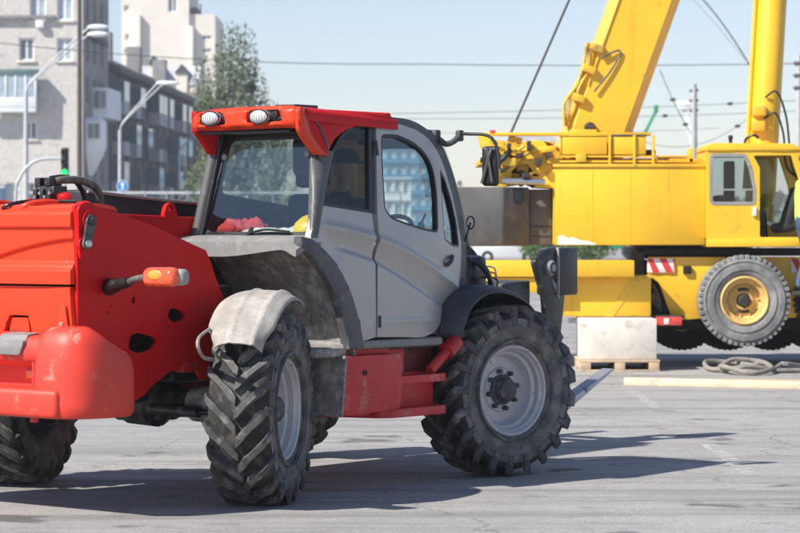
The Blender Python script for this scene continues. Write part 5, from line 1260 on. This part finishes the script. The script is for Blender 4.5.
for a in (6, 22, 41, 60):
    bm = nb(); slab(bm, a, a+1.6, -4.5, -3.2, 16, 19.2); obj('chimney', bm, 'brick_dark', bB)
# white bays near the corner
ORG = Vector((-23.8, 195, 0))
bay(4.5, 12.8, 10.3, 12.6, 1.15, 'balcony_white'); bay(1.2, 4.6, 8.0, 9.9, 1.15, 'window_white', True)
# --- building C: high pale block far behind
KC = .1462; YC_ = 380.
def cx(x): return (x-400)*KC
def cz(y): return 1.8+(228-y)*KC
bC = empty('pale_high_rise', (cx(165), YC_+8, 0), 'high pale beige block with few windows rising behind the roofs', 'building'); ORG = Vector((cx(165), YC_+8, 0))
rc1 = [(cx(a)-cx(121.5), cz(d), cx(b)-cx(121.5), cz(c)) for a, c, b, d in ((125, 34, 129.5, 40), (124, 48.5, 129, 53), (168, -6, 177, 12), (124, 5, 129, 11))]
rc2 = [(cx(a)-cx(189), cz(d), cx(b)-cx(189), cz(c)) for a, c, b, d in ((201.5, 35, 211, 39.5), (201.5, 48, 211, 52))]
bm = nb(); facade(bm, (cx(121.5), YC_, 0), (1, 0, 0), (0, -1, 0), cx(189)-cx(121.5), 41, rc1, .5); box(bm, (cx(121.5), YC_+.52, 0), (cx(189), YC_+18, 41)); obj('main_wall', bm, 'stone_pale', bC)
bm = nb(); facade(bm, (cx(189), YC_+.6, 0), (1, 0, 0), (0, -1, 0), cx(215)-cx(189), cz(14), rc2, .5); box(bm, (cx(189)+.02, YC_+1.15, 0), (cx(215), YC_+18, cz(14)-.02)); obj('side_wing', bm, 'stone_pale', bC)
for r_ in rc1: win_parts(bC, (cx(121.5), YC_, 0), (1, 0, 0), (0, -1, 0), r_, 'pane', .15, 1, dep=.3)
for r_ in rc2: win_parts(bC, (cx(189), YC_+.6, 0), (1, 0, 0), (0, -1, 0), r_, 'pane', .15, 1, dep=.3)
bm = nb(); box(bm, (cx(132), YC_-.9, 0), (cx(141), YC_-.02, cz(15)), .05); box(bm, (cx(189), YC_-.5, 0), (cx(193.5), YC_+.55, cz(26)), .05); obj('stair_shaft', bm, 'stone_pale', bC)
bm = nb(); box(bm, (cx(189), YC_+2, cz(14)+.02), (cx(197), YC_+8, cz(6)), .3); tube(bm, [(cx(199), YC_+3, cz(14)), (cx(199), YC_+3, cz(2))], .12, 6); obj('roof_plant', bm, 'roof_dark', bC)
# --- low house with dormers in front of it
KH = .115; YH = 300.
def hx(x): return (x-400)*KH
def hz(y): return 1.8+(228-y)*KH
ho = empty('dormer_house', (hx(165), YH+6, 0), 'low house with pale metal roof and pointed dormers before the high block', 'house'); ORG = Vector((hx(165), YH+6, 0))
bm = nb(); box(bm, (hx(122), YH, 0), (hx(200), YH+12, hz(84))); obj('wall', bm, 'stone_pale', ho)
bm = nb(); prism(bm, [(YH-.6, hz(85)), (YH+6, hz(62)), (YH+12.6, hz(85))], hx(121), hx(197), 'x'); obj('roof', bm, 'roof_pale', ho)
for x0, x1, yt in ((150, 155.5, 55), (176, 187, 64), (190, 196, 76)):
    d_ = empty('dormer', (hx(x0)-ORG.x, YH-ORG.y, hz(80)), parent=ho); DO = Vector((hx(x0), YH, hz(80)))
    bm = nb(); box(bm, (hx(x0), YH-.9, hz(92)), (hx(x1), YH+3, hz(yt+9))); bmesh.ops.translate(bm, verts=bm.verts[:], vec=ORG-DO); obj('cheek', bm, 'stone_pale', d_)
    bm = nb(); prism(bm, [(hx(x0)-.2, hz(yt+9)), ((hx(x0)+hx(x1))/2, hz(yt)), (hx(x1)+.2, hz(yt+9))], YH-1.1, YH+4, 'y'); bmesh.ops.translate(bm, verts=bm.verts[:], vec=ORG-DO); obj('gable', bm, 'roof_dark' if x0 < 180 else 'roof_pale', d_)
ORG = Vector((0, 0, 0))
# --- trees
def crown(bm, blobs, n, size, seed, flat=.5):
    rnd = random.Random(seed); tot = sum(b[1][0]*b[1][1]*b[1][2] for b in blobs)
    for c, s in blobs:
        k = int(n*s[0]*s[1]*s[2]/tot)+8
        for i in range(k):
            d = Vector((rnd.gauss(0, 1), rnd.gauss(0, 1), rnd.gauss(0, 1))).normalized()*(rnd.random()**.45)
            p = Vector(c)+Vector((d.x*s[0], d.y*s[1], d.z*s[2]))
            a = Vector((rnd.gauss(0, 1), rnd.gauss(0, 1), rnd.gauss(0, 1))).normalized(); b = a.orthogonal().normalized(); e = a.cross(b)
            w_ = size*rnd.uniform(.5, 1.2); h_ = w_*rnd.uniform(.5, .9)
            v = [bm.verts.new(p+b*x*w_+e*y*h_) for x, y in ((-.5, 0), (0, -.5), (.5, 0), (0, .5))]; bm.faces.new(v)
def tree(x, y, h, wd, label, seed, leaf='leaf', n=5000, dark=0, size=.16, lean=0.):
    rnd = random.Random(seed); t = empty('tree', (x, y, 0), label, 'tree')
    bm = nb(); tube(bm, curve([(0, 0, 0), (.1, 0, h*.3), (.1*lean, .1, h*.6), (.3*lean, 0, h*.93)]), [.26-.23*i/18 for i in range(19)], 8)
    blobs = []
    for k in range(46):      # upright feathery plumes, widest low down
        q = k/45; z = h*(.16+.80*q); r = wd*(.56*(1-q)**.5+.10)
        a = rnd.uniform(0, 2*PI); rr = r*rnd.uniform(.25, 1.25)
        c = Vector((rr*math.cos(a)+lean*z/h, rr*math.sin(a), z)); s = wd*rnd.choice((.08, .11, .15, .22))
        blobs.append((c, (s, s, s*rnd.uniform(1.8, 3.2))))
        tube(bm, curve([(0, 0, max(.5, z-wd*.7)), (c.x*.55, c.y*.55, z-wd*.3), tuple(c), (c.x*1.12, c.y*1.12, z+s*2.6)], 3), [.07]*3+[.04]*3+[.02]*3+[.008], 5)
    obj('trunk', bm, 'bark', t)
    bm = nb(); crown(bm, blobs, n, size, seed); obj('crown', bm, leaf, t)
    for k in range(dark):
        a = rnd.uniform(0, 2*PI); z = h*(.52+.36*((k*.37) % 1)); r = wd*.5*(1.25-z/h)+.3; bm = nb(); crown(bm, [((r*math.cos(a*1.0+k)+lean*z/h, r*.6*math.sin(a), z), (.36, .36, .34))], 320, .16, seed+k); obj('mistletoe', bm, 'leaf_dark', t)
    return t
tree(-9.9, 150, 12.0, 4.3, 'loose green tree with dark mistletoe balls beside the red cab roof', 14, n=15000, dark=7, lean=.2, size=.19)
tree(-8.2, 170, 9.0, 3.4, 'smaller green tree showing through the cab rear window', 9, n=7000)
for i, (px, D, h, w_, lb) in enumerate(((534, 128, 1.7, 2.4, 'leftmost green shrub under the crane counterweight'), (553, 131, 2.0, 2.6, 'green shrub right of the leftmost one under the crane housing'), (588, 126, 1.6, 2.2, 'green shrub seen above the outrigger box'))):
    t = empty('shrub', ((px-400)/2600*D, D, 0), lb, 'shrub', 'shrubs beyond the crane')
    bm = nb(); rnd = random.Random(i)
    for k in range(7): tube(bm, [(0, 0, 0), (rnd.uniform(-.5, .5)*w_, rnd.uniform(-.4, .4)*w_, h*rnd.uniform(.5, .9))], [.04, .01], 5)
    obj('stem', bm, 'bark', t)
    bm = nb(); crown(bm, [((rnd.uniform(-.3, .3)*w_, rnd.uniform(-.3, .3)*w_, h*rnd.uniform(.35, .8)), (.35*w_, .35*w_, .3*h)) for k in range(8)], 2600, .16, i+30); obj('foliage', bm, 'bush_leaf', t)
# far wood at the edge of the site
bm = nb(); rnd = random.Random(77)
bl = [((rnd.uniform(-420, 620), rnd.uniform(640, 760), rnd.uniform(2, 9)), (rnd.uniform(7, 16), 9, rnd.uniform(4, 7))) for k in range(170)]
crown(bm, bl, 16000, 3.2, 6); o = obj('far_wood', bm, 'leaf', kind='stuff'); tag(o, 'far belt of trees along the horizon behind the crane', 'wood')
bm = nb(); bl = [((rnd.uniform(-130, -95), rnd.uniform(-95, 70), rnd.uniform(2, 9)), (rnd.uniform(4, 7), 6, rnd.uniform(3, 5))) for k in range(80)]
crown(bm, bl, 9000, 1.6, 8); o = obj('roadside_wood', bm, 'leaf_dark', kind='stuff'); tag(o, 'dark belt of trees left of the picture, mirrored in the cab rear window', 'wood')
# --- lamp posts with two curved arms
def street_lamp(px, D, ybend, tips, label, wr=.095):
    k = D/2600.; X = lambda x: (x-px)*k; Zz = lambda y: 1.8+(228-y)*k
    e = empty('street_lamp', ((px-400)*k, D, 0), label, 'street lamp', 'lamps along the street')
    bm = nb(); tube(bm, [(0, 0, 0), (0, 0, Zz(ybend)*.55), (0, 0, Zz(ybend))], [wr*1.5, wr*1.2, wr], 12); lathe(bm, [(wr*1.9, 0), (wr*1.9, .8), (wr*1.5, .95)], axis='z', n=14); obj('pole', bm, 'pole_pale', e)
    for i, (x, y) in enumerate(tips):
        z0 = Zz(ybend); dy = -.4 if i else .4; x1, z1 = X(x), Zz(y)
        bm = nb(); tube(bm, curve([(0, 0, z0-.2), (x1*.015, dy*.05, z0+(z1-z0)*.05), (x1*.11, dy*.15, z0+(z1-z0)*.20), (x1*.45, dy*.5, z0+(z1-z0)*.53), (x1*.93, dy, z0+(z1-z0)*.97), (x1, dy, z1)]), wr*.48, 8); a_ = obj('arm', bm, 'pole_pale', e)
        bm = nb(); lump(bm, (x1+.32, dy, z1+.03), (.50, .17, .13), .0, sub=3); obj('lamp_head', bm, 'lamp_head', a_)
street_lamp(26, 118, 92, [(90, 27), (92, 35.5)], 'nearest pale street lamp with two arms before the grey brick block')
street_lamp(120, 153, 130, [(158, 83), (166, 84)], 'pale street lamp with two slanting arms above the blue round sign')
street_lamp(179, 220, 152, [(205, 125), (212, 128)], 'smallest pale street lamp just left of the cab roof')
# traffic light with bent arm
D = 85.; k = D/2600
tlg = empty('traffic_light', ((65-400)*k, D, 0), 'traffic light showing green in front of the brick block', 'traffic light')
bm = nb(); tube(bm, [(0, 0, 0), (0, 0, 3.45)], .05, 10); obj('pole', bm, 'pole_concrete', tlg)
bm = nb(); box(bm, (-.12, -.1, 3.45), (.12, .12, 4.42), .03); hsg = obj('housing', bm, 'signal_black', tlg)
for z, m_ in ((3.62, 'signal_green'), (3.93, 'signal_off'), (4.24, 'signal_off')):
    bm = nb(); lathe(bm, [(.105, -.10), (.10, -.125), (.05, -.135), (0, -.138)], c=(0, 0, z), n=18); obj('lens', bm, m_, hsg)
    bm = nb(); grid(bm, 10, 1, lambda s, t, th=0: Vector(((.12-th)*math.cos(PI*s), -.1-.16*t, z+(.12-th)*math.sin(PI*s))), th=.01); obj('visor', bm, 'signal_black', hsg)
ma = empty('mast_arm_pole', ((9-400)*k, D+1.5, 0), 'white arched pole at the far left edge beside the traffic light', 'pole')
zz = lambda y: 1.8+(228-y)*k
bm = nb(); tube(bm, curve([(0, 0, 0), (0, 0, zz(195)), (.12, 0, zz(178)), (.45, 0, zz(164)), (.9, 0, zz(158)), (1.75, 0, zz(157))]), .055, 10); obj('arched_tube', bm, 'pole_pale', ma)
# tall brown pole in front of the corner of the brick block
D = 112.; k = D/2600; tp = empty('utility_pole', ((79.5-400)*k, D, 0), 'tall dark brown pole before the corner of the brick block', 'pole')
bm = nb(); tube(bm, [(0, 0, 0), (0, 0, 14.5)], [.12, .085], 12); obj('shaft', bm, 'pole_brown', tp)
bm = nb(); box(bm, (-.6, -.04, 13.6), (.6, .04, 13.75), .01); obj('cross_arm', bm, 'pole_brown', tp)
# round blue sign
D = 120.; k = D/2600; rs_ = empty('road_sign', ((122.5-400)*k, D, 0), 'round blue road sign with white arrow on a post', 'road sign'); z0 = 1.8+(228-186)*k
bm = nb(); tube(bm, [(0, .06, 0), (0, .06, z0+.2)], .035, 8); obj('post', bm, 'pole_concrete', rs_)
bm = nb(); lathe(bm, [(.27, .02), (.27, 0), (0, 0)], c=(0, 0, z0), n=28); dsc = obj('disc', bm, 'white_paint', rs_)
bm = nb(); lathe(bm, [(.245, .0), (.245, -.006), (0, -.006)], c=(0, 0, z0), n=28); obj('face', bm, 'sign_blue', dsc)
bm = nb(); prism(bm, [(-.04, z0-.17), (.04, z0-.17), (.04, z0+.05), (.11, z0+.05), (0, z0+.19), (-.11, z0+.05), (-.04, z0+.05)], -.012, -.006, 'y'); obj('arrow', bm, 'white_paint', dsc)
# long street fence
fn_ = empty('street_fence', (-15, 122, 0), 'long grey metal fence running along the street at left', 'fence')
for kk in range(24):
    bm = nb(); box(bm, (-8+kk*1.0, -.03, 0), (-7.93+kk*1.0, .03, 3.55), .0); obj('post', bm, 'fence_metal', fn_)
for z in (.4, 1.9, 3.4):
    bm = nb(); box(bm, (-8, -.025, z), (15, .025, z+.12), .0); obj('rail', bm, 'pole_pale' if z > 3 else 'fence_metal', fn_)
# blue truck at the left edge
D = 98.; tk = empty('box_truck', (-16.9, D, 0), 'blue grey truck at the far left edge behind the red engine cover', 'truck')
bm = nb(); box(bm, (-2.6, 0, .9), (2.0, 2.4, 3.45), .08); obj('cargo_box', bm, 'van_blue', tk)
bm = nb(); prism(bm, rounded([(-4.3, .6), (-4.3, 1.7), (-3.9, 2.7), (-2.7, 2.8), (-2.7, .6)], .15), 0, 2.3, 'y', .05); cbt = obj('driver_cab', bm, 'van_blue', tk)
bm = nb(); prism(bm, [(-4.1, 1.75), (-3.85, 2.55), (-3.0, 2.6), (-3.0, 1.75)], -.012, 0, 'y'); obj('window', bm, 'pane', cbt)
for x in (-3.5, 1.0):
    bm = nb(); lathe(bm, [(.25, -.02), (.45, -.02), (.48, .05), (.48, .25), (.3, .28)], c=(x, .05, .48), n=24); obj('wheel', bm, 'crane_tyre_dark', tk)
bm = nb(); box(bm, (-4.2, .2, .5), (2, 2.2, .9), .03); obj('frame', bm, 'dark_steel', tk)
bm = nb(); box(bm, (-2.6, -.01, 3.3), (2.0, 0.0, 3.42), 0); obj('top_rail', bm, 'pole_pale', tk)
# white van under the counterweight
D = 134.; vn = empty('delivery_van', ((503-400)/2600*D, D, 0), 'white van parked far behind below the crane counterweight', 'van')
bm = nb(); prism(bm, rounded([(-1.5, .3), (-1.5, 2.1), (-1.3, 2.25), (.6, 2.25), (1.1, 1.5), (1.9, 1.25), (2.0, .3)], .12), 0, 1.8, 'y', .06); obj('body', bm, 'van_white', vn)
bm = nb(); prism(bm, [(-.2, 1.45), (-.2, 2.05), (.5, 2.05), (.95, 1.45)], -.012, 0, 'y'); obj('window', bm, 'pane', vn)
for x in (-.8, 1.3):
    bm = nb(); lathe(bm, [(.15, -.03), (.3, -.03), (.33, .04), (.33, .2), (.2, .22)], c=(x, .03, .33), n=20); obj('wheel', bm, 'crane_tyre_dark', vn)
# --- right: poles, small far cranes
for px, D, yt, r, lb in ((694, 118, 84, .13, 'pale concrete pole just left of the yellow crane cab'), (756.5, 100, 76, .10, 'slim grey pole rising behind the yellow crane cab'), (799, 95, 55, .09, 'grey pole at the right edge behind the crane ram')):
    k = D/2600; h = 1.8+(228-yt)*k
    e = empty('utility_pole', ((px-400)*k, D, 0), lb, 'pole', 'poles behind the crane'); bm = nb(); tube(bm, [(0, 0, 0), (0, 0, h)], [r*1.4, r], 12); obj('shaft', bm, 'pole_concrete', e)
    for j in range(3):
        bm = nb(); lump(bm, (0, -.0, h-.3-.45*j), (.22, .12, .10), .2, 2, 2); obj('insulator', bm, 'pole_brown', e)
def far_crane(px0, py0, px1, py1, D, m, r0, r1, label, head):
    k = D/2600; X0 = (px0-400)*k; Z = lambda y: 1.8+(228-y)*k; dx = (px1-px0)*k
    e = empty('far_crane', (X0, D, 0), label, 'crane')
    dd = Vector((dx, 0, Z(py1)-Z(py0))); b = Vector((0, 0, Z(py0)))-dd.normalized()*(Z(py0)-2.2)/dd.normalized().z
    bm = nb(); tube(bm, [b, Vector((dx, 0, Z(py1)))], [r0*1.2, r1], 4); obj('boom', bm, m, e)
    bm = nb(); box(bm, (dx-head, -.2, Z(py1)-.1), (dx+head, .2, Z(py1)+.35), .05); obj('boom_head', bm, m if head < .3 else 'van_white', e)
    bm = nb(); box(bm, (b.x-3, -1.1, .6), (b.x+3, 1.1, 1.4), .05); box(bm, (b.x-1, -1, 1.4), (b.x+1.2, 1, 2.6), .1); obj('carrier', bm, m, e)
    for x in (-2.3, -1, 1.6):
        bm = nb(); lathe(bm, [(.2, -1.2), (.45, -1.2), (.5, -1.1), (.5, -.9), (.3, -.85)], c=(b.x+x, 0, .5), n=20); obj('wheel', bm, 'crane_tyre_dark', e)
far_crane(645, 133, 656, 111, 150, 'green_paint', (.16), .12, 'far crane with small green boom rising right of the yellow boom', .12)
far_crane(695, 155, 684, 108, 130, 'van_white', .2, .14, 'far crane with slim white boom behind the yellow crane deck', .35)
# white things showing over the crane's deck, far away
D = 240.; k = D/2600
o_ = empty('far_shed', ((537-400)*k, D, 0), 'far white shed roof showing over the crane winch', 'shed')
bm = nb(); box(bm, (-3, 0, 0), (2.6, 8, 9.2), .1); obj('wall', bm, 'van_white', o_)
bm = nb(); prism(bm, [(-3.2, 9.2), (-1.8, 10.4), (-.2, 10.6), (1.4, 10.2), (2.8, 9.2)], -.3, 8.3, 'y'); obj('roof', bm, 'roof_pale', o_)
# --- overhead wires
def wire(px0, py0, px1, py1, D, sag, label, r=.02, D1=None, joints=()):
    D1 = D1 or D; a = Vector(((px0-400)*D/2600, D, 1.8+(228-py0)*D/2600)); b = Vector(((px1-400)*D1/2600, D1, 1.8+(228-py1)*D1/2600))
    pts = [a.lerp(b, t/16)-Vector((0, 0, sag*4*(t/16)*(1-t/16))) for t in range(17)]
    bm = nb(); tube(bm, pts, r, 5)
    for t in joints: lump(bm, pts[t], (.16, .08, .09), 0, sub=1)
    tag(obj('overhead_wire', bm, 'wire'), label, 'wire', 'overhead wires')
wire(-60, 36, 420, 64, 112, .35, 'wire crossing in front of the brick block and the tree', .020)
wire(420, 64, 860, 62, 112, .1, 'single level wire crossing the sky behind the crane boom', .020)
wire(340, 114, 860, 97, 118, .15, 'upper of two close wires low in the sky behind the boom', .014, joints=(9, 12, 13))
wire(340, 118, 860, 108, 120, .2, 'lower of two close wires low in the sky behind the boom', .013, joints=(10,))
wire(660, 70, 694, 138, 118, .2, 'short slanting wire right of the yellow boom', .020, joints=(6, 12))
wire(692, -12, 757, 78, 100, -.25, 'thick wire curving down to the slim grey pole', .028)
wire(682, -12, 745, 60, 110, -.1, 'faint thin wire left of the thick curving one', .009)
wire(640, 140, 760, 108, 118, .9, 'sagging wire between the two poles behind the crane', .013, joints=(13,))
wire(380, 131, 720, 128, 135, .2, 'lowest faint wire in the sky beside the winch', .011)
# --- two far buildings seen through the telehandler's door window
def block(name, label, px0, px1, yt, D, dep, wall, band, pane, nf, nc):
    k = D/2600; x0, x1 = (px0-400)*k, (px1-400)*k; h = 1.8+(228-yt)*k; cxx = (x0+x1)/2
    e = empty(name, (cxx, D, 0), label, 'building'); hw = (x1-x0)/2
    fh = h/nf; cw = 2*hw/nc
    rects_ = [(cw*c+.18*cw, fh*f+.28*fh, cw*c+.82*cw, fh*f+.85*fh) for c in range(nc) for f in range(nf)]
    bm = nb(); facade(bm, (-hw, 0, 0), (1, 0, 0), (0, -1, 0), 2*hw, h, rects_, .3); box(bm, (-hw, .32, 0), (hw, dep, h-.01)); obj('wall', bm, wall, e)
    for r_ in rects_: win_parts(e, (-hw, 0, 0), (1, 0, 0), (0, -1, 0), r_, pane, .10, 1, dep=.2)
    for f in range(1, nf+1):
        bm = nb(); box(bm, (-hw-.1, -.25, fh*f-.1), (hw+.1, -.002, fh*f+.1)); obj('ledge', bm, band, e)
block('blue_tower', 'blue glass tower seen through the telehandler door window', 378, 436, 131, 360, 20, 'tower_blue', 'tower_blue', 'pane_light', 7, 6)
block('white_block', 'white low block before the blue tower behind the door window', 376, 411, 178, 300, 14, 'tower_white', 'tower_white', 'pane_light', 3, 4)

# ------------------------------------------------------------------ air
bm = nb(); box(bm, (-480, -140, -1.0), (680, 800, 60)); hz = obj('haze', bm, 'red', kind='stuff'); hz.data.materials.clear()
mh_ = bpy.data.materials.new('haze'); mh_.use_nodes = True; n = mh_.node_tree.nodes; n.remove(n['Principled BSDF'])
pv = n.new('ShaderNodeVolumePrincipled'); pv.inputs['Color'].default_value = (.90, .94, 1, 1); pv.inputs['Density'].default_value = .00045; pv.inputs['Anisotropy'].default_value = 0
mh_.node_tree.links.new(pv.outputs[0], n['Material Output'].inputs['Volume']); hz.data.materials.append(mh_)
tag(hz, 'thin pale haze filling the air over the whole site', 'haze')
